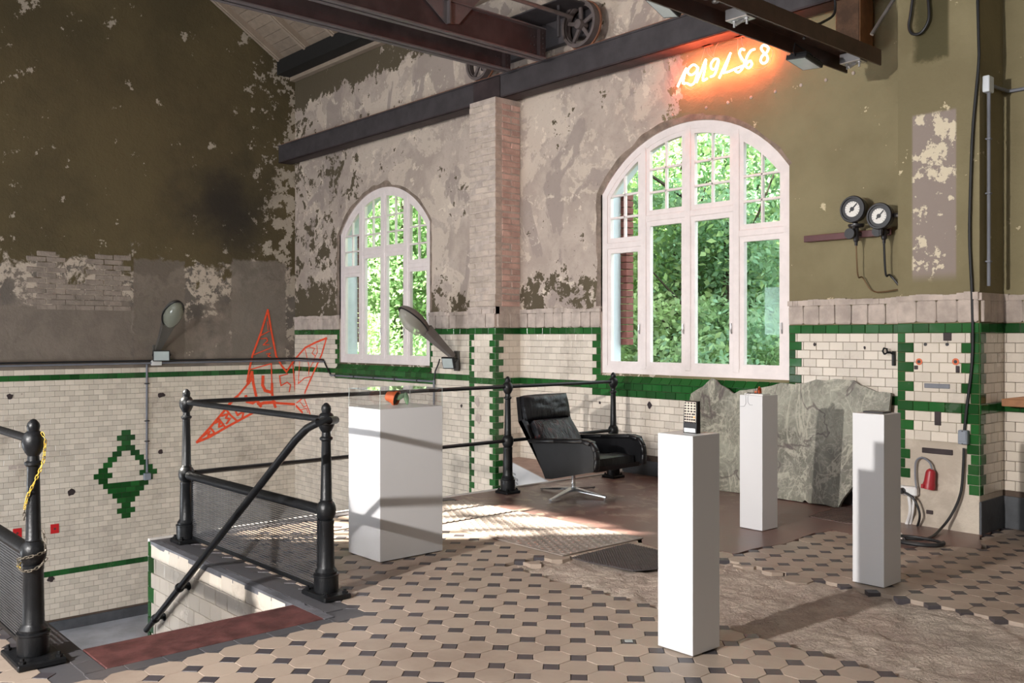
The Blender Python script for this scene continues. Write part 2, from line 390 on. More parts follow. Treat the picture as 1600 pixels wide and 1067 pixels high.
c = t.mix(t.math('MULTIPLY', ridge(2.3,5,.022,1.2,(1,1,.6)), .55), c, rgb(190,184,166))
c = t.mix(t.math('MULTIPLY', ridge(5.5,5,.030,1.6), .45), c, rgb(182,176,160))
c = t.mix(t.math('MULTIPLY', ridge(11,4,.040,1.0,(1,1,.5)), .30), c, rgb(176,170,156))
c = t.mix(t.math('MULTIPLY', ridge(1.1,4,.014,.9,(1.3,1,.8)), .8), c, rgb(84,72,70))
t.bump(f2, .12, .004); M['marble'] = t.fin(c,.45)
M['marble_edge'] = mat('rough_stone_edge', rgb(112,104,92), .9, var=.3, scale=20, bump=.8)
M['plate'] = mat('tread_plate_steel', rgb(150,140,132), .38, .25, var=.2, scale=5, rvar=.12)
M['mat_rub'] = mat('ribbed_rubber', rgb(74,68,68), .75, var=.25, scale=12, bump=.2)
M['mat_brown'] = mat('ribbed_brown_mat', rgb(98,82,76), .8, var=.2, scale=9)
M['white_paint'] = mat('white_edge_paint', rgb(210,205,200), .6, var=.1)
M['pinktop'] = mat('pale_pink_screed', rgb(176,150,138), .8, var=.12)
M['brickpaint'] = mat('whitewashed_brick', rgb(184,169,156), .9, var=.16, scale=6, bump=.8, bscale=45, isl=.07)
M['arch_plaster'] = mat('rough_arch_plaster', rgb(128,112,100), .95, var=.3, scale=9, bump=.9, bscale=30)
M['joint'] = mat('dark_joint', rgb(88,72,62), .95, var=.2)
M['brickgrey'] = mat('grey_washed_brick', rgb(142,130,119), .9, var=.2, scale=6, bump=.8, bscale=45, isl=.06)
M['brickpink'] = mat('pink_washed_brick', rgb(196,163,151), .9, var=.18, scale=6, bump=.8, bscale=45, isl=.08)
M['brickred'] = mat('red_facing_brick', rgb(112,62,56), .85, var=.2, scale=10, bump=.5, isl=.12)
M['roofboard'] = mat('limewashed_roof_board', rgb(140,124,108), .8, var=.12, scale=9, isl=.10)
M['rafter'] = mat('grey_rafter_paint', rgb(150,134,118), .75, var=.1)
M['purlin'] = mat('tarred_purlin', rgb(20,19,19), .7, var=.2)
M['timber'] = mat('brown_timber', rgb(100,72,52), .75, var=.3, scale=11, bump=.4)
M['timber_light'] = mat('pale_timber', rgb(150,104,70), .7, var=.15, scale=14)
M['lamp_grey'] = mat('grey_lamp_housing', rgb(112,104,100), .55, var=.1)
M['lamp_dark'] = mat('dark_lamp_housing', rgb(84,80,74), .55, var=.12)
def bowl_mat(name, c, k):
    t = NT(name); t.p.inputs['Base Color'].default_value = c; t.p.inputs['Roughness'].default_value = .12
    tr = t.n.new('ShaderNodeBsdfTransparent'); mx = t.n.new('ShaderNodeMixShader'); mx.inputs[0].default_value = k
    t.link(tr.outputs[0], mx.inputs[1]); t.link(t.p.outputs[0], mx.inputs[2]); t.link(mx.outputs[0], t.out.inputs[0]); return t.m
M['lampglass'] = bowl_mat('lamp_glass', rgb(176,172,160), .55); M['lampglass_green'] = bowl_mat('green_lamp_glass', rgb(136,138,124), .72)
M['reflector'] = mat('lamp_reflector', rgb(170,172,164), .3, .7)
M['black_plastic'] = mat('black_plastic', rgb(22,22,24), .4, var=.1)
M['flood_glass'] = mat('flood_lens', rgb(170,178,176), .15, var=.05)
M['red_paint'] = mat('red_line_paint', rgb(238,84,46), .6, var=.12, scale=14)
M['red_tag'] = mat('red_tag', rgb(196,26,30), .5, var=.05)
M['red_plug'] = mat('red_plastic', rgb(158,36,44), .4, var=.1)
M['white_plastic'] = mat('white_plastic', rgb(222,220,218), .35, var=.03)
M['greybox'] = mat('grey_plastic_box', rgb(128,134,144), .45, var=.05)
M['gauge_black'] = mat('black_enamel', rgb(34,32,34), .35, var=.2)
M['gauge_face'] = mat('dial_paper', rgb(216,212,206), .6, var=.05)
M['brass'] = mat('dull_brass', rgb(120,96,70), .4, .6)
M['pipe_red'] = mat('dark_red_bracket', rgb(84,46,46), .5, var=.2)
M['copper'] = mat('copper', rgb(190,96,58), .28, .9)
M['terracotta'] = mat('terracotta_plastic', rgb(206,98,50), .45, var=.12, scale=20)
M['soil'] = mat('potting_soil', rgb(62,46,40), .95, var=.3, scale=60, bump=.8)
M['cactus'] = mat('cactus_skin', rgb(88,122,84), .5, var=.18, scale=40, bump=.15, bscale=160)
M['calc_panel'] = mat('beige_key_panel', rgb(200,188,172), .5, var=.03)
M['key_dark'] = mat('dark_keys', rgb(52,46,46), .4)
M['key_orange'] = mat('orange_key', rgb(226,150,70), .4)
M['calc_lcd'] = mat('pale_display', rgb(226,226,222), .25)
M['yellow_chain'] = mat('yellow_chain_paint', rgb(196,164,64), .45, var=.2)
M['steel_chain'] = mat('chain_steel', rgb(120,112,100), .4, .6)
M['black_sheet'] = mat('black_slate', rgb(46,44,46), .35)
M['ink'] = mat('grey_print', rgb(120,118,120), .7)
M['mesh_wire'] = mat('painted_wire', rgb(62,62,64), .45, var=.15)
M['neon'] = emit_mat('neon_tube', (1.0,.17,.07,1), 85.0)
M['neon_off'] = mat('tube_electrode', rgb(214,120,100), .4)
M['cable_clear'] = mat('pale_wire', rgb(226,170,150), .4)
M['bark'] = mat('bark', rgb(70,62,52), .9, var=.3, scale=12, bump=.5)
M['soil_out'] = mat('forest_floor', rgb(84,92,52), .95, var=.4, scale=3)
M['house_wall'] = mat('orange_house_wall', rgb(170,120,90), .8)
M['house_roof'] = mat('dark_roof_tile', rgb(74,76,86), .7, var=.2, scale=14)
def leaf_mat(name, c):
    t = NT(name); t.n.remove(t.p); r = t.pos.outputs['Random Per Island']
    c1 = tuple(x*.55 for x in c[:3])+(1,); c2 = tuple(min(1,x*1.55) for x in c[:3])+(1,)
    col = t.mix(r, c1, c2)
    d = t.n.new('ShaderNodeBsdfDiffuse'); tr = t.n.new('ShaderNodeBsdfTranslucent'); t.link(col,d.inputs[0]); t.link(t.mix(.5,col,(.66,.80,.46,1)),tr.inputs[0])
    m = t.n.new('ShaderNodeMixShader'); m.inputs[0].default_value=.45; t.link(d.outputs[0],m.inputs[1]); t.link(tr.outputs[0],m.inputs[2])
    t.link(m.outputs[0], t.out.inputs[0]); return t.m
M['leaf_a'] = leaf_mat('maple_leaf', rgb(150,180,134)); M['leaf_b'] = leaf_mat('bright_leaf', rgb(180,204,150)); M['leaf_c'] = leaf_mat('deep_leaf', rgb(134,168,142))

for k_ in ('iron','shell','leather','leather_worn','steel_redbrown','steel_dark'): M[k_].node_tree.nodes['Principled BSDF'].inputs['Specular IOR Level'].default_value = .3
M['flange'] = mat('grey_flange_paint', rgb(86,80,82), .6, var=.15)

# ================================================================== THE ROOM
XL, YB = -13.87, 7.48
ZLOW = -2.65
PX0, PX1, PY = -8.80, -8.308, 7.085          # brick pier between the windows
CX0, CX1, CY = -3.435, -2.822, 7.055         # pilaster on the right
EDGE = -6.66                                 # platform edge above the void
WINC, WHW, WZ0, WSP, WTOP = (-11.295, -5.82), 1.165, 1.05, 3.0, 3.6
AR = (WHW**2 + (WTOP-WSP)**2) / (2*(WTOP-WSP)); AZ = WTOP - AR
def archz(u, off=0.0): r = AR-off; return AZ + math.sqrt(max(r*r-u*u, 0))

# ---- back wall with two arched openings
m = MB(); zt = 5.85
def wq(x0,x1,z0,z1): m.quad((x0,YB,z0),(x1,YB,z0),(x1,YB,z1),(x0,YB,z1))
wq(XL, WINC[0]-WHW, ZLOW, zt); wq(WINC[0]+WHW, WINC[1]-WHW, ZLOW, zt); wq(WINC[1]+WHW, 4.0, ZLOW, zt+4)
wq(XL, WINC[1]+WHW, zt, zt+.01)
NA = 22
for c in WINC:
    wq(c-WHW, c+WHW, ZLOW, WZ0)
    for i in range(NA):
        u0 = -WHW+2*WHW*i/NA; u1 = -WHW+2*WHW*(i+1)/NA
        m.quad((c+u0,YB,archz(u0)),(c+u1,YB,archz(u1)),(c+u1,YB,zt),(c+u0,YB,zt))
wall_back = struct(m.build('wall_back', M['wall_back']))
# reveals: white inner part, red brick outer part
def reveal(name, y0, y1, mt, grow=0.0):
    for c in WINC:
        r = MB(); pts = [(-WHW,WZ0),(-WHW,WSP)]+[(-WHW+2*WHW*i/NA, archz(-WHW+2*WHW*i/NA)) for i in range(1,NA)]+[(WHW,WSP),(WHW,WZ0)]
        for a,b in zip(pts, pts[1:]+pts[:1]):
            r.quad((c+a[0],y0,a[1]),(c+a[0],y1,a[1]),(c+b[0],y1,b[1]),(c+b[0],y0,b[1]))
        r.build(name, mt, wall_back)
reveal('plaster_reveal', YB, 7.50, M['mortar']); reveal('white_reveal', 7.50, 7.80, M['whitewall'])
for c in WINC:      # exterior brick jamb, course by course
    k = 0; z = 1.35
    while z < 3.0:
        for sx in (-1,1):
            m = MB().bbox(c+sx*WHW-.035 if sx<0 else c+sx*WHW-.12+.035, c+sx*WHW+.12-.035 if sx<0 else c+sx*WHW+.035, 7.80, 7.92, z+.004, z+.073, .004)
            m.build('brick', M['brickred'], wall_back)
        z += .077
# rough plaster lip round the arches
for ci,c in enumerate(WINC):
    r=MB(); P0=[]; P1=[]
    pts=[(-WHW,1.78+(WSP-1.78)*i/24) for i in range(24)]+[(-WHW+2*WHW*i/60, archz(-WHW+2*WHW*i/60)) for i in range(61)]
    if ci==0: pts += [(WHW,WSP-(WSP-1.78)*i/24) for i in range(1,25)]
    n=len(pts)
    for i,(u,z) in enumerate(pts):
        a,b=pts[max(i-1,0)],pts[min(i+1,n-1)]; tx,tz=b[0]-a[0],b[1]-a[1]; L=math.hypot(tx,tz); nx,nz=-tz/L,tx/L
        w=(.055 if u<.2 else .028)*(1+.8*mnoise.noise(Vector((u*5,z*5,ci))))+.012
        P0.append((c+u,YB-.003,z)); P1.append((c+u+nx*w,YB-.0035,z+nz*w))
    for i in range(n-1):
        r.quad(P0[i],P0[i+1],P1[i+1],P1[i]); q0=Vector(P1[i])+Vector((0,.006,0)); q1=Vector(P1[i+1])+Vector((0,.006,0)); r.quad(P1[i],P1[i+1],q1,q0)
        q0=Vector(P0[i])+Vector((0,.03,0)); q1=Vector(P0[i+1])+Vector((0,.03,0)); r.quad(P0[i+1],P0[i],q0,q1)
    r.build('arch_lip', M['arch_plaster'], wall_back)
# outer skin of the wall so that daylight only enters through the openings
m = MB(); m.box(XL-.4, XL-.02, -4.4, YB+.45, ZLOW, 6.0)
m.build('outer_skin', M['brickred'], wall_back)

# ---- pier and pilaster
m = MB(); m.box(PX0+.006, PX1-.006, PY+.006, YB+.02, ZLOW, 1.76); m.box(PX0+.006, PX1-.006, PY+.006, YB+.02, 1.7, 4.27)
pier = struct(m.build('wall_pier', M['mortar']))
m = MB(); m.box(CX0, CX1, CY, YB+.02, -.02, 9.6)
pilaster = struct(m.build('wall_pilaster', M['wall_back']))
# washed bricks of the pier above the tiles
k = 0; z = 1.80
fb = {}
def brickmesh(w, d, h, mt, seed):
    key=(round(w,3),round(d,3),mt.name,seed)
    if key not in fb:
        rr = random.Random(seed); b = MB().bbox(-w/2,w/2,-d/2,d/2,-h/2,h/2,.008)
        b.v = [tuple(q+rr.uniform(-.004,.004) for q in v) for v in b.v]; fb[key]=b.mesh('brick', mt)
    return fb[key]
def putmesh(me, loc, parent, name, rz=0, sc=None):
    o = bpy.data.objects.new(name, me); COL.objects.link(o); o.parent = parent; o.location = loc
    if rz: o.rotation_euler = (0,0,rz)
    if sc: o.scale = sc
    return o
while z < 4.2:
    w = PX1-PX0
    cuts = [0,.245,w] if k%2 else [0,.12,.365,w]
    for a,b in zip(cuts, cuts[1:]):
        rr = random.uniform(-.006,.006)
        putmesh(brickmesh(b-a-.008,.10,.066,M['brickpaint'],random.randint(0,3)), (PX0+(a+b)/2, PY+.05+rr, z+.036), pier, 'brick')
    d = YB-PY
    cuts = [0.10,.25,d] if k%2 else [0.10,d]
    for a,b in zip(cuts, cuts[1:]):
        rr = random.uniform(-.006,.006)
        putmesh(brickmesh(.10,b-a-.008,.066,M['brickpink'],random.randint(0,3)), (PX1-.05+rr, PY+(a+b)/2, z+.036), pier, 'brick')
    z += .0755; k += 1

# ---- left wall (gable), rear and right walls, roof
m = MB(); m.add([(XL,-4.0,ZLOW),(XL,YB,ZLOW),(XL,YB,5.85),(XL,1.2,9.85),(XL,-4.0,9.85)],[(0,1,2,3,4)])
wall_left = struct(m.build('wall_left', M['wall_left']))
m = MB(); hx0,hx1,hz0,hz1 = -12.9,-11.18,6.75,9.2       # clerestory opening that lets the sun in
for a in ((XL-.5,hx0,ZLOW,10.3),(hx1,4.3,ZLOW,10.3),(hx0,hx1,ZLOW,hz0),(hx0,hx1,hz1,10.3)): m.box(a[0],a[1],-4.3,-4.0,a[2],a[3])
wall_rear = struct(m.build('wall_rear', M['wall_left']))
m = MB()
for x in (-12.2,-11.55): m.box(x-.03,x+.03,-4.2,-4.12,hz0,hz1)
for z in (7.75,8.55): m.box(hx0,hx1,-4.2,-4.12,z-.025,z+.025)
struct(m.build('window_3', M['steel_dark']))
m = MB().box(4.0,4.3,-4.3,YB+.4,-.3,10.3); struct(m.build('wall_right', M['wall_back']))
RS = .64
def roofz(y): return 5.93 + RS*(7.29-y)
m = MB()
m.add([(XL-.5,7.9,roofz(7.9)+.06),(4.3,7.9,roofz(7.9)+.06),(4.3,1.2,9.9),(XL-.5,1.2,9.9)],[(0,3,2,1)])
m.add([(XL-.5,1.2,9.9),(4.3,1.2,9.9),(4.3,-4.3,9.9),(XL-.5,-4.3,9.9)],[(0,3,2,1)])
ceiling = struct(m.build('ceiling', M['roofboard']))
sl_ = math.hypot(1, RS); sd = Vector((0,-1/sl_, RS/sl_)); sn = Vector((0,-RS/sl_,-1/sl_))    # up the slope, and down-facing normal
bmesh_ = MB().bbox(-.5,.5,-.0815,.0815,-.01,.01,.002).mesh('roof_board', M['roofboard'])
rm = Matrix((Vector((1,0,0)), sd, sn)).transposed().to_euler()
x = XL+.02
for i in range(6):
    for j in range(14):
        c = Vector((x+.425, 7.30, roofz(7.30)+.03)) + sd*(.09+j*.168)
        o = putmesh(bmesh_, c, ceiling, 'roof_board'); o.rotation_euler = rm; o.scale = (.845,1,1)
    x += .85
for i in range(7):
    c = Vector((XL+.06+i*.85, 7.26, roofz(7.26)+.02)) + sn*.045 + sd*1.3
    m = MB().obox(c,(1,0,0),sd,sn,.045,1.35,.05,.006)
    m.obox(c+sn*.055,(1,0,0),sd,sn,.025,1.35,.012); m.build('rafter', M['rafter'], ceiling)
m = MB().box(XL+.01, -7, 7.15, 7.46, 5.70, 5.93); struct(m.build('trim_1', M['purlin']))
m = MB().box(XL+.01, -7, 7.38, 7.47, 5.64, 5.70); struct(m.build('trim_2', M['rafter']))

# ---- lower level
m = MB().box(XL, 4.0, -4.0, YB, ZLOW-.2, ZLOW); struct(m.build('floor_lower', M['lowfloor']))
m = MB().box(XL, XL+.02, -1, YB, ZLOW, -2.51); m.box(XL, EDGE, YB-.02, YB, ZLOW, -2.51)
struct(m.build('baseboard_lower', M['basegrey']))

# ---- tile laying
TL, TH = .127, .0745
def unit_tile(mt):
    b = MB(); e=.03; f=.05
    b.add([(-.5,0,-.5),(.5,0,-.5),(.5,0,.5),(-.5,0,.5),(-.5,-.72,-.5),(.5,-.72,-.5),(.5,-.72,.5),(-.5,-.72,.5),
           (-.5+e,-1,-.5+f),(.5-e,-1,-.5+f),(.5-e,-1,.5-f),(-.5+e,-1,.5-f)],
          [(0,1,5,4),(1,2,6,5),(2,3,7,6),(3,0,4,7),(4,5,9,8),(5,6,10,9),(6,7,11,10),(7,4,8,11),(8,9,10,11)])
    return b
UT = unit_tile(None)
UTM = {k: UT.mesh('tile', M[v]) for k,v in (('w','wtile'),('g','gtile'),('c','wtile_warm'))}
class Tiler:
    def __init__(s, parent): s.parent=parent; s.T=[]
    def put(s, kind, plane, at, u0, u1, z0, z1, th=.009, gap=.003):
        if u1-u0 < .012: return
        u=(u0+u1)/2; z=(z0+z1)/2; w=u1-u0-gap; h=z1-z0-gap
        loc = (u, at, z) if plane=='Y' else (at, u, z)
        if not in_frame(*loc, 260): return
        a,b,d = proj(*loc)
        vis = in_frame(*loc, 10)
        nx,ny = (0,-1) if plane=='Y' else (1,0)
        cosv = max(0, -(loc[0]*nx+loc[1]*ny)/max(.1,math.hypot(loc[0],loc[1])))
        s.T.append(((w*h*cosv/d**2) if vis else 0, kind, plane, loc, w, h, th*random.uniform(.82,1.15), random.uniform(-.006,.006), random.uniform(-.012,.012)))
    def flush(s, n=300):
        s.T.sort(key=lambda q:-q[0])
        for q in s.T[:n]:
            o = putmesh(UTM[q[1]], q[3], s.parent, 'tile', 0 if q[2]=='Y' else math.pi/2, (q[4], q[6], q[5]))
            o.rotation_euler = (q[8], 0, (0 if q[2]=='Y' else math.pi/2)+q[7])
        rest = s.T[n:]
        if rest:
            vs=[]; fs=[]; mi=[]; kinds=['w','g','c']
            for q in rest:
                e = Matrix.LocRotScale(Vector(q[3]), Matrix.Rotation((0 if q[2]=='Y' else math.pi/2)+q[7],3,'Z')@Matrix.Rotation(q[8],3,'X'), Vector((q[4],q[6],q[5])))
                nb=len(vs); vs += [tuple(e@Vector(v)) for v in UT.v]; fs += [tuple(i+nb for i in f) for f in UT.f]; mi += [kinds.index(q[1])]*len(UT.f)
            me = bpy.data.meshes.new('tile_field'); me.from_pydata(vs,[],fs); [me.materials.append(UTM[k].materials[0]) for k in kinds]
            me.polygons.foreach_set('material_index', mi); me.update()
            o = bpy.data.objects.new('tile_field', me); COL.objects.link(o); o.parent = s.parent; stuff(o)
def course(T, plane, at, u0, u1, k, z0, z1, qa=None, qb=None, wk='w', parity=0, TL=TL):
    """running bond with optional green quoins: qa/qb = (long,short) lengths at either end"""
    a, b = u0, u1; odd = (k+parity)%2
    if qa: L = qa[0] if odd else qa[1]; T.put('g',plane,at,a,a+L,z0,z1); a += L
    if qb: L = qb[0] if odd else qb[1]; T.put('g',plane,at,b-L,b,z0,z1); b -= L
    u = math.floor(a/TL)*TL + (TL/2 if k%2 else 0)
    if u > a: u -= TL
    while u < b-1e-4:
        s0=max(a,u); s1=min(b,u+TL)
        if s1-s0 < .03 and s0 > a: s0 = s0
        T.put(wk,plane,at,s0,s1,z0,z1); u += TL
def band(T, plane, at, u0, u1, z0, z1):
    n = max(1, round((u1-u0)/TL)); st=(u1-u0)/n
    for i in range(n): T.put('g',plane,at,u0+i*st,u0+(i+1)*st,z0,z1,.012)

ZB = 1.475                                    # underside of the upper green band
TB, TP, TC = Tiler(wall_back), Tiler(pier), Tiler(pilaster)
def kz(k): return ZB-(k+1)*TH, ZB-k*TH
yw = YB+.002
wl = [(c-WHW, c+WHW) for c in WINC]
segs_hi = [(XL,wl[0][0],None,(TL,.065)),(wl[0][1],PX0,(.065,.03),None),(PX1,wl[1][0],None,(TL,.065)),(wl[1][1],CX0,(TL,.065),None),(CX1,.6,None,None)]
for a,b,qa,qb in segs_hi: band(TB,'Y',yw,a,b,*kz(-1))
for k in range(7):
    for a,b,qa,qb in segs_hi: course(TB,'Y',yw,a,b,k,*kz(k),qa,qb,'w' if a<PX0 else 'c')
for a,b in ((XL,PX0),(PX1,CX0),(CX1,.6)): band(TB,'Y',yw,a,b,*kz(7))
k = 8
while kz(k)[0] > ZLOW+.12:
    z0,z1 = kz(k)
    for a,b in ((XL,PX0),(PX1,CX0),(CX1,.6)):
        if a==CX1 and z0 < .24: continue
        if a==PX1 and z0 < .15: b = EDGE
        if k==8 and a!=CX1:
            g0,g1 = (wl[0][0]-.13,wl[0][1]+.13) if a==XL else (wl[1][0]-.13,wl[1][1]+.13)
            course(TB,'Y',yw,a,g0,k,z0,z1,wk='w'); band(TB,'Y',yw,g0,g1,z0,z1); course(TB,'Y',yw,g1,b,k,z0,z1,wk='w' if a==XL else 'c')
        else: course(TB,'Y',yw,a,b,k,z0,z1,wk='w' if a==XL else 'c')
    k += 1
TB.flush()
# sloping green sill tiles under both windows
sill = MB(); e=.03
silm = MB().bbox(-.0615,.0615,-.005,.005,-.055,.055,.003).mesh('sill_tile', M['gtile'])
for w0,w1 in wl:
    n = int((w1-w0+.1)/TL)
    for i in range(n):
        o = putmesh(silm, (w0-.03+(i+.5)*TL, 7.462, .998), wall_back, 'sill_tile'); o.rotation_euler=(math.radians(-42)+random.uniform(-.02,.02),0,0)
m = MB()
for w0,w1 in wl: m.prism([(w0-.05,YB+.06,1.05),(w0-.05,7.428,.957),(w0-.05,YB+.01,.95)],(w1-w0+.1,0,0))
m.build('sill_bed', M['grout'], wall_back)
# grout behind the tiles
m = MB().quad((XL,YB+.0005-.001,ZLOW),(PX0,YB-.0005,ZLOW),(PX0,YB-.0005,.95),(XL,YB-.0005,.95))
m.quad((PX1,YB-.0005,ZLOW),(CX0,YB-.0005,ZLOW),(CX0,YB-.0005,.95),(PX1,YB-.0005,.95)); m.quad((CX1,YB-.0005,ZLOW),(1,YB-.0005,ZLOW),(1,YB-.0005,ZB+TH),(CX1,YB-.0005,ZB+TH))
for a,b,qa,qb in segs_hi[:4]: m.quad((a,YB-.0005,.95),(b,YB-.0005,.95),(b,YB-.0005,ZB+TH),(a,YB-.0005,ZB+TH))
m.build('grout', M['grout'], wall_back)
m = MB().box(EDGE,CX0,YB-.018,YB,0,.15); m.box(CX1,1,YB-.018,YB,0,.24); m.box(CX1-.002,CX1+.014,CY,YB,0,.24); struct(m.build('baseboard_back', M['basegrey']))
# pier tiles
for k in range(-1, 55):
    z0,z1 = kz(k)
    if z0 < ZLOW: break
    if k in (-1,7): band(TP,'Y',PY+.008,PX0,PX1,z0,z1); band(TP,'X',PX1-.008,PY,YB,z0,z1)
    else:
        course(TP,'Y',PY+.008,PX0,PX1,k,z0,z1,(.045,.10),(.11,.05),'w')
        course(TP,'X',PX1-.008,PY,YB,k,z0,z1,(.055,.13),None,'c')
TP.flush()
# pilaster tiles; the lower part has lost its tiles except for some corner pieces
for k in range(-1, 20):
    z0,z1 = kz(k)
    if z0 < .22: break
    if k in (-1,7): band(TC,'Y',CY+.001,CX0,CX1,z0,z1); band(TC,'X',CX1-.001,CY,YB,z0,z1); continue
    odd = k%2
    if z0 > .62: course(TC,'Y',CY+.001,CX0,CX1,k,z0,z1,(TL,.06),(TL,.06) if k<7 else (.06,TL),'c')
    else:
        if z0 > .33: TC.put('g','Y',CY+.001,CX0,CX0+(.06 if odd else .10),z0,z1)
        TC.put('g','Y',CY+.001,CX1-random.uniform(.055,.10),CX1,z0,z1)
    course(TC,'X',CX1-.001,CY,YB,k,z0,z1,(.06,.10),None,'c')
TC.flush()
# course of rough mortar blocks above the green band
bm_ = {}
def mortar_blocks(plane, at, u0, u1, parent, out=.03):
    n = max(1, round((u1-u0)/.152)); st=(u1-u0)/n
    for i in range(n):
        j = random.randint(0,5)
        if j not in bm_:
            rr=random.Random(j); b=MB().bbox(-.5,.5,-.5,.5,-.5,.5,.07); b.v=[tuple(q+rr.uniform(-.02,.02) for q in v) for v in b.v]; bm_[j]=b.mesh('mortar_block', M['mortar'])
        u=u0+(i+.5)*st; o = putmesh(bm_[j], (u,at,1.638) if plane=='Y' else (at,u,1.638), parent, 'mortar_block', 0 if plane=='Y' else math.pi/2, (st-.006,.07+random.uniform(-.008,.008),.165))
for a,b,_,_ in segs_hi: mortar_blocks('Y', YB+.012, a, b, wall_back)
mortar_blocks('Y', PY+.015, PX0, PX1, pier); mortar_blocks('X', PX1-.015, PY+.02, YB, pier)
mortar_blocks('Y', CY+.015, CX0, CX1, pilaster); mortar_blocks('X', CX1-.015, CY+.02, YB, pilaster)
m = MB()
def ledge(a,b,y): 
    n=max(2,int((b-a)/.05))
    for i in range(n):
        x0=a+(b-a)*i/n; x1=a+(b-a)*(i+1)/n; h=.045+.02*mnoise.noise(Vector((x0*6,y,0))); d=.028+.012*mnoise.noise(Vector((x0*9,y,3)))
        m.box(x0,x1,y-d,y+.02,1.722,1.722+h)
for a,b,_,_ in segs_hi: ledge(a,b,YB)
ledge(PX0,PX1,PY); ledge(CX0,CX1,CY)
m.box(PX1-.07,PX1-.004,PY+.006,PY+.06,1.55,1.73); m.box(CX1-.06,CX1-.003,CY+.004,CY+.05,1.55,1.73); m.box(PX1-.03,PX1+.018,PY-.01,YB,1.715,1.80); m.box(PX0-.01,PX1+.018,PY-.015,PY+.05,1.715,1.80); m.box(CX1-.03,CX1+.02,CY-.01,YB,1.715,1.77)
m.build('mortar_ledge', M['mortar'], wall_back)

# ---- left wall tiles with the green lozenge
TLft = Tiler(wall_left); LH = .0755; LL = .1287; zb1 = .915
EMB = {0:[(-.5,.5)],1:[(-1,1)],2:[(-.5,.5)],3:[(-1,1)],4:[(-1.5,-.5),(.5,1.5)],5:[(-2,-1),(1,2)],6:[(-2.5,-1.5),(1.5,2.5)],7:[(-3,-2),(2,3)],8:[(-3.5,-1.5),(1.5,3.5)],
       9:[(-3,-2),(2,3)],10:[(-2.5,2.5)],11:[(-2,2)],12:[(-1.5,1.5)],13:[(-1,1)],14:[(-.5,.5)],15:[(-1,1)],16:[(-.5,.5)]}
YE = 4.755; r0 = round((zb1-LH-.088)/LH)
rows = int((zb1-LH-(-2.51))/LH)
low_row = round((zb1-LH+1.785)/LH)
for k in range(-2, rows):
    z1 = zb1-LH-k*LH; z0 = z1-LH
    off = 0.0 if (k-r0)%2 == 0 else .5
    n0 = int((2.3-YE)/LL)-1; n1 = int((YB-YE)/LL)+2
    for i in range(n0, n1):
        c0 = i-.5+off; a=YE+c0*LL; b=a+LL
        if b > YB: b = YB
        if a >= YB-.01: continue
        if k == -2: kind='w'
        elif k == -1 or k == low_row: kind='g'
        else:
            kind='w'
            for e0,e1 in EMB.get(k-r0, ()):
                if c0 >= e0-.01 and c0+1 <= e1+.01: kind='g'
        TLft.put(kind,'X',XL,a,b,z0,z1)
TLft.flush()
m = MB().quad((XL+.0006,-1,ZLOW),(XL+.0006,YB,ZLOW),(XL+.0006,YB,zb1+LH),(XL+.0006,-1,zb1+LH)); m.build('grout', M['grout'], wall_left)

# whitewashed bricks showing where the plaster has come off the left wall
for r in range(11):
    zc = onX(120,484,XL)[2]+.03+r*.0735; off = .0 if r%2 else .13
    for q in range(7):
        yc = onX(44,440,XL)[1]+.1+off+q*.255
        if yc > onX(203,440,XL)[1]-.1 or mnoise.noise(Vector((yc*2.1,zc*3.0,7))) > .34: continue
        me_ = brickmesh(.012,.246,.066,M['brickgrey'],random.randint(0,3)); putmesh(me_, (XL+random.uniform(-.002,.003), yc, zc), wall_left, 'brick')
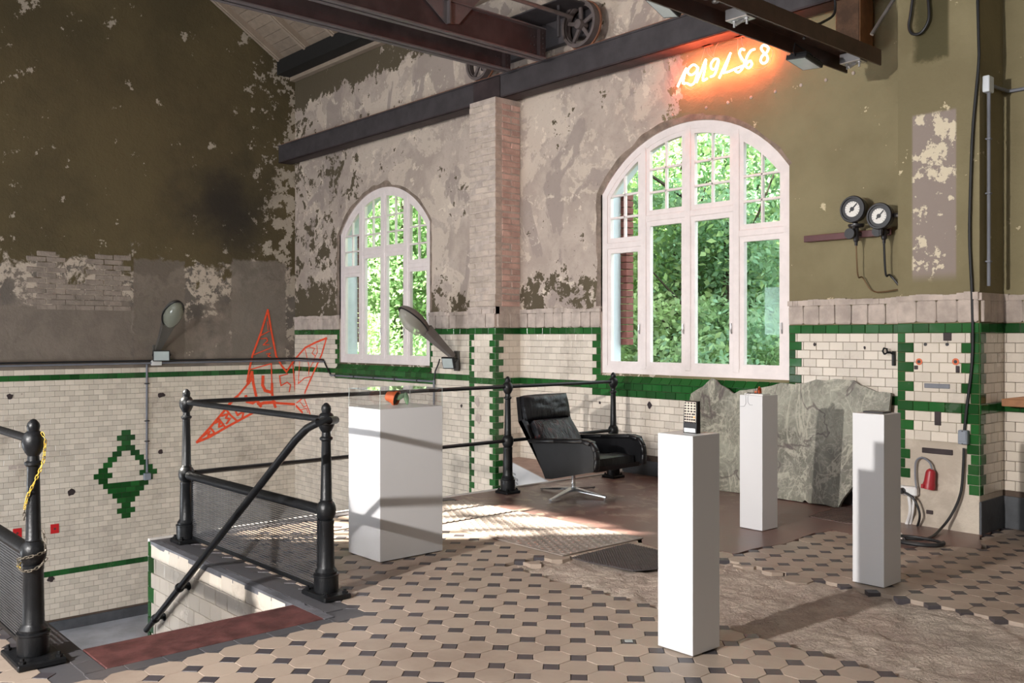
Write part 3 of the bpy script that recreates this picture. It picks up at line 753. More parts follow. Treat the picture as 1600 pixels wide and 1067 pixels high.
# ---- windows
def ring(m, outer, inner, y0, y1):
    n=len(outer); vs=[]
    for P in (outer,inner):
        for y in (y0,y1): vs += [(p[0],y,p[1]) for p in P]
    O0,O1,I0,I1 = 0,n,2*n,3*n; fs=[]
    for i in range(n):
        j=(i+1)%n
        fs += [(O0+i,I0+i,I0+j,O0+j),(O1+i,O1+j,I1+j,I1+i),(I0+i,I1+i,I1+j,I0+j),(O0+i,O0+j,O1+j,O1+i)]
    m.add(vs, fs)
def arched(u0,u1,z0,off,n=10):
    """closed outline: bottom, then up the right side and along the arch back to the left"""
    P=[(u0,z0),(u1,z0)]
    for i in range(n+1): u=u1+(u0-u1)*i/n; P.append((u, max(z0+.01, archz(u,off))))
    return P
def build_window(name, c, reflection=False):
    m = MB()
    P=lambda L:[(c+a,b) for a,b in L]
    ring(m, P(arched(-WHW,WHW,WZ0,0,28)), P(arched(-WHW+.075,WHW-.075,WZ0+.085,.075,28)), 7.50, 7.57)
    cs=[-WHW+.04,-.578,0,.578,WHW-.04]
    for u in cs[1:4]: m.bbox(c+u-.036,c+u+.036,7.495,7.565,WZ0+.05,archz(u,.04),.006)
    tz=[2.43,2.68,2.68,2.43]
    for i in range(4): m.bbox(c+cs[i],c+cs[i+1],7.498,7.56,tz[i]-.033,tz[i]+.033,.006)
    root = struct(m.build(name, M['wood_white'], smooth=False))
    for i in range(4):
        a=cs[i]+(.034 if i else .03); b=cs[i+1]-(.034 if i<3 else .03)
        # lower casement
        s=MB(); z0=WZ0+.075; z1=tz[i]-.033
        ring(s, P([(a,z0),(b,z0),(b,z1),(a,z1)]), P([(a+.05,z0+.055),(b-.05,z0+.055),(b-.05,z1-.05),(a+.05,z1-.05)]), 7.507, 7.555)
        sash=s.build('casement', M['wood_white'], root)
        MB().box(c+a+.05,c+b-.05,7.533,7.536,z0+.055,z1-.05).build('pane', M['glass'], sash)
        if reflection and i==3:
            MB().box(c+b-.05-.17,c+b-.05,7.529,7.532,z0+.34,z0+.78).build('pane_reflection', M['glass_reflection'], sash)  # milky strip set in the pane as a painted whitish reflection
        MB().tube([(c+b-.02,7.50,z0+.35),(c+b-.02,7.488,z0+.39),(c+b-.02,7.488,z0+.45)],.006,6).build('latch', M['alu'], sash)
        # upper arched casement with glazing bars
        s=MB(); z0=tz[i]+.033
        ring(s, P(arched(a,b,z0,.072)), P(arched(a+.045,b-.045,z0+.05,.122)), 7.507, 7.555)
        sash=s.build('arched_casement', M['wood_white'], root)
        um=(a+b)/2; bars=(2.97,2.73) if i in (0,3) else (3.19,2.95)
        g=MB(); g.bbox(c+um-.012,c+um+.012,7.512,7.548,z0+.04,archz(um,.1),.004); g.build('glazing_bar', M['wood_white'], sash)
        for zz in bars:
            # bar stops at the arch
            ua,ub=a+.04,b-.04
            r=AR-.1; lim=math.sqrt(max(0,r*r-(zz-AZ)**2)) if zz>AZ else 9
            ua=max(ua,-lim); ub=min(ub,lim)
            if ub-ua>.05: MB().bbox(c+ua,c+ub,7.512,7.548,zz-.012,zz+.012,.004).build('glazing_bar', M['wood_white'], sash)
        zs=[z0+.05]+sorted(bars)+[9]
        for ua,ub in ((a+.045,um),(um,b-.045)):
            for za,zb in zip(zs,zs[1:]):
                L=[]
                for q in range(7):
                    u=ub+(ua-ub)*q/6; L.append((u,min(zb,archz(u,.122))))
                if max(p[1] for p in L) < za+.02: continue
                L=[(ua,za),(ub,za)]+[(u,max(z,za+.002)) for u,z in L]
                MB().prism([(c+u,7.530,z) for u,z in L],(0,.003,0)).build('pane', M['glass'], sash)
    return root
build_window('window_1', WINC[0]); build_window('window_2', WINC[1], True)

# ---- upper floor: slab with the stair opening, screed, brown paint, octagon tiles
SX0, SX1, SYA, SYB = EDGE, -4.50, 1.36, 2.44
m = MB(); zt0 = -.07
m.box(EDGE,4.0,SYB,YB,-.30,zt0); m.box(SX1,4.0,-4.0,SYB,-.30,zt0); m.box(EDGE,SX1,-4.0,SYA,-.30,zt0)
floor = struct(m.build('floor', M['joint']))
P_ = .17; DX0, DY0 = -19.319*P_, 17.671*P_
def poly_px(L): return [onZ(*p)[:2] for p in L]
SCREED = poly_px([(880,868),(815,879),(792,882),(806,889),(835,897),(865,906),(896,914),(951,925),(966,934),(1005,944),(1027,946),(1080,962),(1140,981),(1185,994),(1235,1007),(1290,1022),(1345,1037),(1400,1054),(1450,1075),(1560,1120),(1700,1110),(1760,1000),(1600,975),(1561,971),(1525,959),(1502,959),(1476,950),(1456,948),(1442,940),(1399,934),(1379,927),(1347,924),(1311,916),(1300,910),(1270,907),(1237,905),(1225,897),(1195,893),(1170,886),(1150,880),(1125,874),(1080,866),(1030,862),(985,850)])
BROWN = [(EDGE,5.10),(-5.2,5.10),(-4.37,5.10)] + poly_px([(1005,850),(1028,856),(1070,862),(1126,862),(1148,865),(1165,861),(1187,855),(1225,850),(1251,840),(1272,833),(1300,829),(1335,835),(1370,848),(1409,856),(1469,852),(1534,858)]) + [(-2.80,7.0),(-2.82,YB),(EDGE,YB)]
def inpoly(x,y,P):
    r=False; n=len(P)
    for i in range(n):
        x0,y0=P[i]; x1,y1=P[(i+1)%n]
        if (y0>y)!=(y1>y) and x < (x1-x0)*(y-y0)/(y1-y0)+x0: r=not r
    return r
def rough_poly(P, step=.03, amp=.014, seed=0):
    out=[]; n=len(P)
    for i in range(n):
        a=Vector(P[i]); b=Vector(P[(i+1)%n]); L=(b-a).length; k=max(1,int(L/step))
        for j in range(k):
            p=a+(b-a)*j/k; 
            q=Vector((p.x+amp*mnoise.noise(Vector((p.x*14,p.y*14,seed))), p.y+amp*mnoise.noise(Vector((p.x*14,p.y*14,seed+9)))))
            out.append((q.x,q.y))
    return out
# recessed broken screed: a displaced grid that dips below the tiles
xs=np.arange(-4.6,.6,.028); ys=np.arange(1.6,6.0,.028); vs=[]; fs=[]
for y in ys:
    for x in xs:
        n1=mnoise.fractal(Vector((x*2.2,y*2.2,1)),1.0,2.0,5); n2=mnoise.fractal(Vector((x*11,y*11,4)),1.0,2.0,4)
        vs.append((x,y,max(-.055,min(-.002,-.022+.017*n1+.014*n2))))
nx=len(xs)
for j in range(len(ys)-1):
    for i in range(nx-1):
        x=xs[i]; y=ys[j]
        if y<1.36 or (x<-4.1 and y<2.6): continue
        if not any(inpoly(x+dx,y+dy,SCREED) for dx,dy in ((0,0),(.06,.0),(-.06,0),(0,.06),(0,-.06))): continue
        fs.append((j*nx+i,j*nx+i+1,(j+1)*nx+i+1,(j+1)*nx+i))
me=bpy.data.meshes.new('screed'); me.from_pydata(vs,[],fs); me.materials.append(M['screed']); me.update()
o=bpy.data.objects.new('broken_screed',me); COL.objects.link(o); o.parent=floor
RB = rough_poly(BROWN)
MB().prism([(x,y,-.012) for x,y in RB],(0,0,.0135)).build('floor_paint', M['brown'], floor)
# crumbs of broken tile bed along the screed edge
cr=[]
for i in range(26):
    a=SCREED[i%len(SCREED)]; b=SCREED[(i+1)%len(SCREED)]
c_ = .0486; hp=P_/2-.0011
octp=[(-hp+c_,-hp),(hp-c_,-hp),(hp,-hp+c_),(hp,hp-c_),(hp-c_,hp),(-hp+c_,hp),(-hp,hp-c_),(-hp,-hp+c_)]
def flat_tile(pts, mt, name, th=.032, ch=.0016):
    b=MB(); n=len(pts); top=[(x*(1-.018),y*(1-.018),0) for x,y in pts]; up=[(x,y,-ch) for x,y in pts]; dn=[(x,y,-th) for x,y in pts]
    vs=top+up+dn; fs=[tuple(range(n))]
    for i in range(n):
        j=(i+1)%n; fs += [(i,n+i,n+j,j),(n+i,2*n+i,2*n+j,n+j)]
    b.add(vs,fs); return b
OB=flat_tile(octp,M['octo'],'octagon_tile'); dd=c_-.0016
DB=flat_tile([(0,-dd),(dd,0),(0,dd),(-dd,0)],M['dot'],'square_tile')
OM=OB.mesh('octagon_tile',M['octo']); DM=DB.mesh('square_tile',M['dot'])
PLATE=(-6.42,-4.36,4.30,5.11)
def tile_ok(x,y,rad):
    if x < EDGE+.10+rad*.3 or y > YB-.02: return False
    if x > CX0-.02 and x < CX1+.02 and y > CY-.06: return False
    if x < SX1+.38+rad*.2 and SYA-.12-rad*.5 < y < SYB+.10+rad*.5: return False
    if inpoly(x,y,SCREED): return False
    if inpoly(x,y,BROWN): return False
    if PLATE[0]+.05<x<PLATE[1]-.1 and PLATE[2]+.06<y<PLATE[3]: return False
    return True
octs=[]; dots=[]
for i in range(-30,45):
    for j in range(-25,35):
        x=DX0+j*P_; y=DY0+i*P_
        for L,dx,rad in ((dots,0,.045),(octs,P_/2,.085)):
            X,Y=x+dx,y+dx
            if Y>-2 and in_frame(X,Y,0,260) and tile_ok(X,Y,rad):
                d=proj(X,Y,0)[2]; vis=in_frame(X,Y,0,0); L.append((1/d**3 if vis else 0,X,Y))
for L,me,BB,nm in ((octs,OM,OB,'octagon_tile'),(dots,DM,DB,'square_tile')):
    L.sort(key=lambda q:-q[0])
    for q in L[:300]:
        o=putmesh(me,(q[1],q[2],random.uniform(-.0012,.0006)),floor,nm); o.rotation_euler=(random.uniform(-.004,.004),random.uniform(-.004,.004),0)
    mm=MB()
    for q in L[300:]: mm.add([(v[0]+q[1],v[1]+q[2],v[2]+random.uniform(-.0002,.0002)) for v in BB.v], BB.f)
    if len(L)>300: stuff(mm.build(nm+'_field', me.materials[0], floor))
# broken halves of octagons left along the screed edge
for px,py,rz in ((805,884,.3),(838,876,1.2),(1165,880,.2),(1210,889,2.0)):
    x,y,_=onZ(px,py); k=random.randint(3,5)
    pts=[octp[q] for q in range(k)]+[(0,.01)]
    flat_tile(pts,None,'').build('broken_tile', M['octo'], floor).location=(x,y,-.001); 
# border tiles round the stair opening, red nosing, coping
bl=MB().bbox(-.083,.083,-.045,.045,-.02,0,.002).mesh('border_tile', M['border'])
y=SYA-.1
while y < SYB+.12: o=putmesh(bl,(SX1+.335,y+.085,0),floor,'border_tile',math.pi/2); y+=.17
x=SX1+.30
while x > -6.5: o=putmesh(bl,(x-.085,SYA-.048,.0),floor,'border_tile'); x-=.17
MB().bbox(SX1-.04,SX1+.285,SYA,SYB,-.05,.003,.004).build('red_nosing', M['redstep'], floor)
m=MB()
n=40
for i in range(n):
    x0=EDGE+.05+(SX1+.30-EDGE-.05)*i/n; x1=EDGE+.05+(SX1+.30-EDGE-.05)*(i+1)/n; w=.05+.02*mnoise.noise(Vector((x0*7,1,1)))
    m.box(x0,x1,SYB-.006,SYB+w,-.03,.004)
m.build('coping', M['coping'], floor)
MB().box(EDGE-.012,EDGE+.02,SYB-.0,YB,-.30,.012).build('white_edge', M['white_paint'], floor)
MB().box(EDGE+.02,EDGE+.12,SYB,5.1,-.03,.002).build('edge_border', M['border'], floor)
m=MB().box(EDGE+.1,SX1+.2,SYB+.06,SYB+.16,-.03,.0015); m.build('mosaic_border', M['border'], floor)
m=MB(); zz=-.0035
for a,b,c2,d2 in ((EDGE+.02,-3.9,SYB,2.95),(EDGE+.02,-3.9,.75,SYA),(SX1+.2,-3.9,SYA,SYB)): m.box(a,b,c2,d2,-.06,zz)
m.build('border_bed', M['border'], floor)
# stair side wall, tiled, with green quoins at its end
m=MB().box(EDGE,SX1+.02,SYB+.001,SYB+.14,ZLOW,-.03); m.box(EDGE,EDGE+.15,SYB,YB,ZLOW,-.30); wall_stair=struct(m.build('wall_stair', M['grout']))
TS=Tiler(wall_stair)
for k in range(0,24):
    z1=-.005-k*.106; course(TS,'Y',SYB+.003,EDGE,SX1+.03,k,z1-.106,z1,(.11,.05),None,'c',0,.165)
TS.flush(160)
m=MB()
for i in range(13): m.box(SX1-.02-(i+1)*.28,SX1-i*.28+.02,SYA,SYB,ZLOW,-.2*(i+1)); 
struct(m.build('stairs', M['redstep']))
m=MB().box(EDGE,SX1,SYA-.15,SYA-.001,ZLOW,-.03); struct(m.build('wall_stair_side', M['grout']))
# small floor landing in the corner behind the chair, with its white lettered fascia
A=onZ(799,721); B=onZ(856,750.5)
m=MB().prism([(A[0],A[1],-.03),(EDGE-.013,B[1]-.05,-.03),(EDGE-.013,YB-.02,-.03),(PX1+.002,YB-.02,-.03),(PX1+.002,A[1]+.08,-.03)],(0,0,.03))
landing=struct(m.build('floor_landing', M['pinktop']))
dv=(Vector((EDGE-.013,B[1]-.05,0))-Vector((A[0],A[1],0))); L_=dv.length; dv.normalize(); nv=Vector((dv.y,-dv.x,0))
if nv.y>0: nv=-nv
c=Vector((A[0],A[1],0))+dv*L_/2+nv*.008
fas=MB().obox((c.x,c.y,-.45),dv,nv,(0,0,1),L_/2,.008,.452).build('white_fascia', M['pedestal'], landing)
tx=MB()
for li,(z,x0,x1) in enumerate(((-.115,.05,.26),(-.165,.09,.36),(-.205,.08,.34),(-.24,.05,.30))):
    s_=x0
    while s_<x1:
        w=random.uniform(.012,.03); q=Vector((A[0],A[1],0))+dv*(s_+w/2)+nv*.0168
        tx.obox((q.x,q.y,z),dv,nv,(0,0,1),w/2,.0006,.010 if li==0 else .015); s_+=w+random.uniform(.006,.02)
stuff(tx.build('lettering', M['ink'], landing))

# ================================================================== THINGS
def at_on(o, L): return [Vector(p)-Vector(o) for p in L]
# ---- pedestals
def pedestal(x0,x1,y0,y1,h,label):
    o=((x0+x1)/2,(y0+y1)/2,0); t=thing('display_pedestal',label,'pedestal',o,group='white display pedestals')
    MB().bbox(x0,x1,y0,y1,.006,h,.0015).build('body',M['pedestal'],t,at=o)
    MB().box(x0+.012,x1-.012,y0+.012,y1-.012,0,.006).build('plinth_base',M['basegrey'],t,at=o)
    return t
PED=[(-2.803,-2.601,3.389,3.591,1.0),(-4.130,-3.932,5.955,6.157,1.008),(-2.775,-2.582,5.135,5.340,1.0),(-5.387,-5.008,3.302,3.803,.982)]
for q,l in zip(PED,('narrow white pedestal nearest the camera, carrying a pocket calculator','narrow white pedestal before the stone slab, carrying a small copper coil','narrow white pedestal by the tiled pilaster, carrying a flat black plate','wide white pedestal beside the mesh railing, topped by a clear acrylic cover')): pedestal(*q,l)
# ---- acrylic cover
x0,x1,y0,y1,z0=PED[3]; z1=z0+.122; o=((x0+x1)/2,(y0+y1)/2,z0); e=.004; i_=.002
t=thing('acrylic_cover','low clear acrylic cover over the potted cactus on the wide pedestal','display cover',o)
for b in ((x0+i_,x1-i_,y0+i_,y0+i_+e,z0,z1-e),(x0+i_,x1-i_,y1-i_-e,y1-i_,z0,z1-e),(x0+i_,x0+i_+e,y0+i_+e,y1-i_-e,z0,z1-e),(x1-i_-e,x1-i_,y0+i_+e,y1-i_-e,z0,z1-e),(x0+i_,x1-i_,y0+i_,y1-i_,z1-e,z1)):
    MB().box(*b).build('acrylic_panel',M['acrylic'],t,at=o)
m=MB()
for a,b in ((x0+i_,y0+i_),(x1-i_,y0+i_),(x0+i_,y1-i_),(x1-i_,y1-i_)): m.box(a-.0012,a+.0012,b-.0012,b+.0012,z0,z1)
for b in (y0+i_,y1-i_): m.box(x0,x1,b-.001,b+.001,z1-.002,z1)
for a in (x0+i_,x1-i_): m.box(a-.001,a+.001,y0,y1,z1-.002,z1)
m.build('polished_edge',M['flood_glass'],t,at=o)
# ---- tipped cactus pot
Rv=Vector((cy_,sy_,0)); Fv=Vector((-sy_,cy_,0)); Zv=Vector((0,0,1))
b0=onZ(611,633,.982); o=(b0[0]+Fv.x*.02,b0[1]+Fv.y*.02,.983)
t=thing('potted_cactus','small terracotta pot with a two-pad cactus tipped on its side under the cover','plant',o)
ax=(Rv*.90-Zv*.22-Fv*.34).normalized(); pc=Vector((0,0,.053))-ax*.034
m=MB().lathe(pc,[(.030,0),(.032,.004),(.045,.060),(.051,.060),(.053,.078),(.048,.078),(.046,.062)],24,ax); m.build('pot',M['terracotta'],t,smooth=40)
MB().lathe(pc,[(.040,.058),(.045,.064),(.002,.069)],20,ax).build('soil',M['soil'],t,smooth=True)
def pad(c,dirv,nrm,l,w,th):
    d=Vector(dirv).normalized(); n=Vector(nrm); n=(n-d*n.dot(d)).normalized(); s=d.cross(n); b=MB().ball((0,0,0),1,14,10)
    b.v=[tuple(Vector(c)+d*(v[2]*l/2)+s*(v[0]*w/2*(1-.18*v[2]))+n*(v[1]*th/2)) for v in b.v]; return b
c1=pc+ax*.085
pad(c1+Vector(Rv)*.018+Zv*.016,Rv*.9+Zv*.45,Fv,.075,.036,.016).build('cactus_pad',M['cactus'],t,smooth=True)
pad(c1+Vector(Rv)*.058+Zv*.002,Rv*.18-Zv*1.0,Fv,.085,.034,.016).build('cactus_pad',M['cactus'],t,smooth=True)
# ---- calculator
cx=onY(1076,672,3.475)[0]; o=(cx,3.485,1.0); t=thing('calculator','old beige and black pocket calculator standing upside down on the nearest pedestal','calculator',o)
w,h=.076,.150
m=MB().prism([(-w/2,.030,0),(-w/2,-.002,0),(-w/2,.004,h*.95),(-w/2,.012,h),(-w/2,.026,h)],(w,0,0)); m.build('case',M['black_plastic'],t)
def onface(x,z,dz=0): return (x, -.002+.006*(z/h)-dz, z)
tl=.006/h
MB().obox(onface(0,.094,.0006),(1,0,0),(0,1,tl*-1),(0,0,1),w/2-.005,.001,.052).build('key_panel',M['calc_panel'],t)
MB().obox(onface(0,.014,.0006),(1,0,0),(0,1,0),(0,0,1),w/2-.006,.001,.009).build('display_window',M['calc_lcd'],t)
for r in range(8):
    z=.140-r*.0128; n=4 if r<4 else 5
    for k in range(n):
        if r==4 and k==4: continue
        x=-w/2+.012+k*((w-.024)/(n-1)); kw=.0052 if r<4 else .0044; mt=M['key_dark']
        if r==4 and k==3: kw=.0095; x+=.007
        if r==5 and k==4: mt=M['key_orange']
        MB().obox(onface(x,z,.003),(1,0,0),(0,1,0),(0,0,1),kw,.002,.0038,.001).build('key',mt,t)
# ---- copper coil board
o=onZ(1183,613,1.008); o=(o[0]+.06,o[1]+.03,1.008); o=(-4.035,6.03,1.008); t=thing('coil_board','small white circuit board with a copper coil, wires hanging over the pedestal edge','electronics',o)
MB().bbox(-.075,.085,-.045,.055,0,.010,.001).build('board',M['white_plastic'],t)
m=MB()
for k in range(12): m.tube([(-.055+k*.008,-.03,.008),(-.055+k*.008,-.03,.018)],.0025,6)
m.build('pin_row',M['steel_redbrown'],t)
m=MB(); pts=[(.020+.014*math.cos(a),.012+.014*math.sin(a),.014+a*.0010) for a in np.linspace(0,2*math.pi*6,90)]; m.tube(pts,.0034,6); m.build('coil',M['copper'],t,smooth=True)
MB().tube([(-.01,.0,.008),(-.01,.0,.028),(.0,.0,.030),(.0,0,.012)],.004,8).build('copper_loop',M['copper'],t,smooth=True)
MB().lathe((.02,.012,.010),[(.007,0),(.007,.052),(.002,.054)],10).build('coil_core',M['copper'],t,smooth=30)
yf=-.0775
MB().tube([(-.05,-.04,.012),(-.045,-.072,.006),(-.040,yf,-.02),(-.038,yf,-.06),(-.052,yf,-.085),(-.09,yf,-.088)],.0012,5).build('wire',M['conduit'],t,smooth=True)
MB().tube([(-.015,-.04,.012),(-.018,-.072,.006),(-.022,yf,-.02),(-.020,yf,-.055),(-.005,yf,-.072),(.02,yf,-.072)],.0011,5).build('wire',M['conduit'],t,smooth=True)
# ---- black plate on third pedestal
o=(-2.68,5.245,1.0); m=MB().bbox(-.062,.062,-.05,.05,0,.010,.0015); tag(m.build('slate_plate',M['black_sheet'],None,at=None),'thin flat black plate lying on the pedestal by the pilaster','plate').location=o

# ---- railings
POST=[(.066,.03),(.068,.05),(.068,.115),(.071,.118),(.071,.126),(.060,.13),(.062,.142),(.050,.160),(.046,.168),(.042,.40),(.044,.405),(.044,.425),(.036,.428),(.046,.442),(.053,.462),(.055,.482),(.052,.505),(.044,.522),(.034,.532),(.036,.538),(.032,.545),(.026,.86),(.028,.868),(.037,.876),(.037,.886),(.026,.893),(.024,.915),(.034,.93),(.045,.952),(.049,.976),(.046,1.0),(.036,1.018),(.024,1.026),(.026,1.036),(.028,1.048),(.024,1.062),(.012,1.076),(.004,1.080)]
def post(t, x, y, o, plate=(.13,.085)):
    p=MB().lathe((x,y,0),POST,20).build('post',M['iron'],t,smooth=30,at=o)
    b=MB().bbox(x-plate[0],x+plate[0],y-plate[1],y+plate[1],0,.028,.006)
    b.build('base_plate',M['iron'],p,at=o)
    for sx,sy in ((-1,-1),(1,1),(1,-1)):
        MB().lathe((x+sx*(plate[0]-.03),y+sy*(plate[1]-.025),.026),[(.016,0),(.016,.012),(.009,.014),(.008,.026)],6).build('bolt',M['iron'],p,at=o)
    return p
def rail(t, a, b, r, o, name='rail'): return MB().tube([a,b],r,12).build(name,M['iron'],t,smooth=True,at=o)
def mesh_panel(t, x0, x1, y, o):
    z0,z1=.045,.455; f=MB(); f.box(x0,x1,y-.006,y+.006,z0-.018,z0+.004); f.box(x0,x0+.014,y-.006,y+.006,z0,z1); f.box(x1-.014,x1,y-.006,y+.006,z0,z1)
    f.build('mesh_frame',M['iron'],t,at=o)
    w=MB(); z=z0+.012
    while z<z1: w.box(x0,x1,y-.0022,y+.0008,z-.0026,z+.0026); z+=.0132
    x=x0+.014
    while x<x1: w.box(x-.0012,x+.0012,y-.0005,y+.0018,z0,z1); x+=.0126
    stuff(w.build('wire_mesh',M['mesh_wire'],t,at=o))
P1,P2,P3,P4=(-6.43,2.62),(-4.575,2.66),(-6.46,5.66),(-6.46,7.10); o=(P1[0],P1[1],0)
t=thing('platform_railing','black cast iron railing round the platform edge and stair with a wire mesh panel','railing',o)
for p in (P1,P2,P3,P4): post(t,*p,o,(.13,.085) if p==P2 else (.085,.085))
for a,b in ((P1,P2),(P1,P3),(P3,P4)):
    rail(t,(*a,.985),(*b,.985),.019 if a==P1 and b==P2 else .017,o,'top_rail')
rail(t,(*P1,.485),(*P3,.485),.0165,o,'middle_rail'); rail(t,(*P3,.485),(*P4,.485),.0165,o,'middle_rail')
rail(t,(*P1,.475),(*P2,.475),.030,o,'mesh_rail')
mesh_panel(t,P1[0]+.05,P2[0]-.045,2.64,o)
hy=2.37; H=[onY(a,b,hy) for a,b in ((462,687),(440,714),(400,762),(350,824),(300,888),(260,940),(229,984))]
top=[(P2[0],P2[1]-.03,.978),onY(524,656,2.52),onY(514,657,2.42),onY(497,660,hy),onY(480,669,hy)]
d0=Vector(H[0]); d1=Vector(H[-1]); H=[tuple(d0.lerp(d1,k/6)) for k in range(7)]
hr=MB().tube(top+H,.021,12).build('handrail',M['iron'],t,smooth=True,at=o)
for px in (293,247):
    f=(px-462)/(229-462); c=d0.lerp(d1,f); b=MB().ball(c,.032,12,8); b.tube([c,(c.x,SYB+.0,c.z)],.014,8); b.ball((c.x,SYB-.012,c.z),.028,12,8,(1,.5,1)); b.build('handrail_bracket',M['iron'],hr,smooth=True,at=o)
P5=(-4.552,1.154); o=(P5[0],P5[1],0)
t=thing('stair_railing','black iron railing with mesh at the left edge, a chain wound round its post','railing',o)
post(t,*P5,o,(.15,.10)); rail(t,(*P5,.985),(-6.5,P5[1],.985),.019,o,'top_rail'); rail(t,(*P5,.475),(-6.5,P5[1],.475),.032,o,'mesh_rail'); mesh_panel(t,-6.45,P5[0]-.045,P5[1]-.01,o)
MB().lathe((-6.5,P5[1],0),POST,14).build('post',M['iron'],t,smooth=30,at=o)
# ---- chain
def link_mesh(mt):
    b=MB(); L=.011; pts=[]
    for k in range(13):
        a=2*math.pi*k/12; pts.append((.0055*math.cos(a),0,.0055*math.sin(a)+(L*.5 if math.sin(a)>0 else -L*.5)))
    b.tube(pts,.0021,5,False); return b
def chain(path, o, t, mt, name):
    pts=[Vector(p) for p in path]; seg=[]; 
    for a,b in zip(pts,pts[1:]):
        n=max(1,int((b-a).length/.015))
        for k in range(n): seg.append((a.lerp(b,(k+.5)/n),(b-a).normalized()))
    b=MB(); lk=link_mesh(None)
    for i,(c,d) in enumerate(seg):
        q=Vector((0,0,1)).rotation_difference(d).to_matrix()@Matrix.Rotation(math.pi/2*(i%2)+.3,3,'Z')
        b.add([q@Vector(v)+c for v in lk.v],lk.f)
    return b.build(name,mt,t,smooth=True,at=o)
cxp,cyp=P5
def rp(ang,z,r): # around the post, angle measured from the camera's right
    return (cxp+r*(cy_*math.cos(ang)-(-sy_)*-math.sin(ang)*1.0), cyp+r*(sy_*math.cos(ang)-cy_*math.sin(ang)), z)
def rq(ang,z,r):
    v=Rv*math.cos(ang)-Fv*math.sin(ang); return (cxp+v.x*r,cyp+v.y*r,z)
tc=thing('post_chain','thin chain, partly yellow, hung and wound on the left iron post','chain',(cxp,cyp,.45))
oc=(cxp,cyp,.45)
chain([rq(.1,1.02,.04),rq(.1,.985,.058),rq(.15,.90,.052),rq(.4,.86,.046),rq(1.0,.80,.043),rq(1.7,.74,.040),rq(2.3,.68,.038)],oc,tc,M['yellow_chain'],'yellow_links')
chain([rq(2.3,.68,.038),rq(2.6,.63,.037)],oc,tc,M['steel_chain'],'steel_links')
chain([rq(-.1,.58,.04),rq(.0,.53,.055),rq(.2,.49,.062)]+[rq(a,.49-.012*a,.061) for a in np.linspace(.2,2.9,10)],oc,tc,M['steel_chain'],'steel_links')
chain([rq(a,.455-.045*math.sin(a*1.0),.060) for a in np.linspace(0,3.1,14)],oc,tc,M['steel_chain'],'steel_links')
chain([rq(a,.43-.012*math.sin(a),.059) for a in np.linspace(2.2,3.2,6)],oc,tc,M['yellow_chain'],'yellow_links')

# ---- lounge chair (faces +X)
o=(-6.0,6.055,0); t=thing('lounge_chair','worn black leather swivel lounge chair with chrome star base by the railing','chair',o)
W2=.308
# base
m=MB().lathe((0,0,.03),[(.030,0),(.026,.03),(.019,.05),(.0175,.17),(.03,.20)],16); m.build('column',M['chrome'],t,smooth=30)
for ex,ey in ((-.377,-.05),(.13,-.42),(.36,.05),(-.10,.38)):
    d=Vector((ex,ey,0)); L=d.length; d.normalize(); s=Vector((-d.y,d.x,0))
    b=MB(); w0,w1=.032,.013
    b.add([d*.0+s*w0+Zv*.045,d*.0-s*w0+Zv*.045,d*L-s*w1+Zv*.012,d*L+s*w1+Zv*.012,d*.0+s*w0*.9+Zv*.072,d*.0-s*w0*.9+Zv*.072,d*L-s*w1*.8+Zv*.024,d*L+s*w1*.8+Zv*.024],[(0,1,2,3)[::-1],(4,5,6,7),(0,1,5,4),(1,2,6,5),(2,3,7,6),(3,0,4,7)])
    b.lathe(d*(L-.012),[(.010,0),(.010,.014)],8); b.build('star_leg',M['chrome'],t)
# shell: two side panels, bottom pan and back
prof=[(-.05,.172),(.03,.178),(.54,.295),(.565,.32),(.572,.44),(.56,.50),(.53,.540),(.48,.553),(-.23,.500)]
for s in (-1,1):
    y=s*W2; b=MB(); b.prism([(x,y,z) for x,z in prof]+[(-.235,y,.49)],(0,-s*.035,0)); b.build('side_panel',M['shell'],t,smooth=25)
    ap=[(-.235,.488),(.10,.514),(.44,.540),(.52,.525),(.562,.47),(.572,.40),(.565,.32)]
    a=MB(); pts=[]
    # padded arm: rounded strip, flared outwards at the front
    for i,(x,z) in enumerate(ap):
        pts.append((x,z))
    for i in range(len(pts)-1):
        (xa,za),(xb,zb)=pts[i],pts[i+1]; d=Vector((xb-xa,0,zb-za)); L=d.length; d.normalize(); n=Vector((-d.z,0,d.x))
        c=Vector(((xa+xb)/2,y-s*.005,(za+zb)/2))+n*.010; wd=.046 if i<3 else .028
        a.obox(c,d,(0,1,0),n,L/2+.008,wd,.018,.008)
    a.build('armrest',M['shell'],t,smooth=50)
b=MB(); b.prism([(-.05,-W2+.03,.174),(.55,-W2+.03,.298),(.56,-W2+.03,.335),(-.02,-W2+.03,.215)],(0,2*W2-.06,0)); b.build('seat_pan',M['shell'],t)
bk=[(-.05,.172),(-.425,.655),(-.455,.882),(-.41,.888),(-.372,.665),(-.02,.20)]
b=MB(); b.prism([(x,-W2+.012,z) for x,z in bk],(0,2*W2-.024,0)); b.build('back_shell',M['shell'],t,smooth=20)
for s in (-1,1):
    b=MB(); b.prism([(x,s*(W2-.012),z) for x,z in [(-.425,.655),(-.05,.172),(.12,.20),(-.10,.49),(-.235,.50),(-.34,.69)]],(0,-s*.03,0)); b.build('back_wing',M['shell'],t)
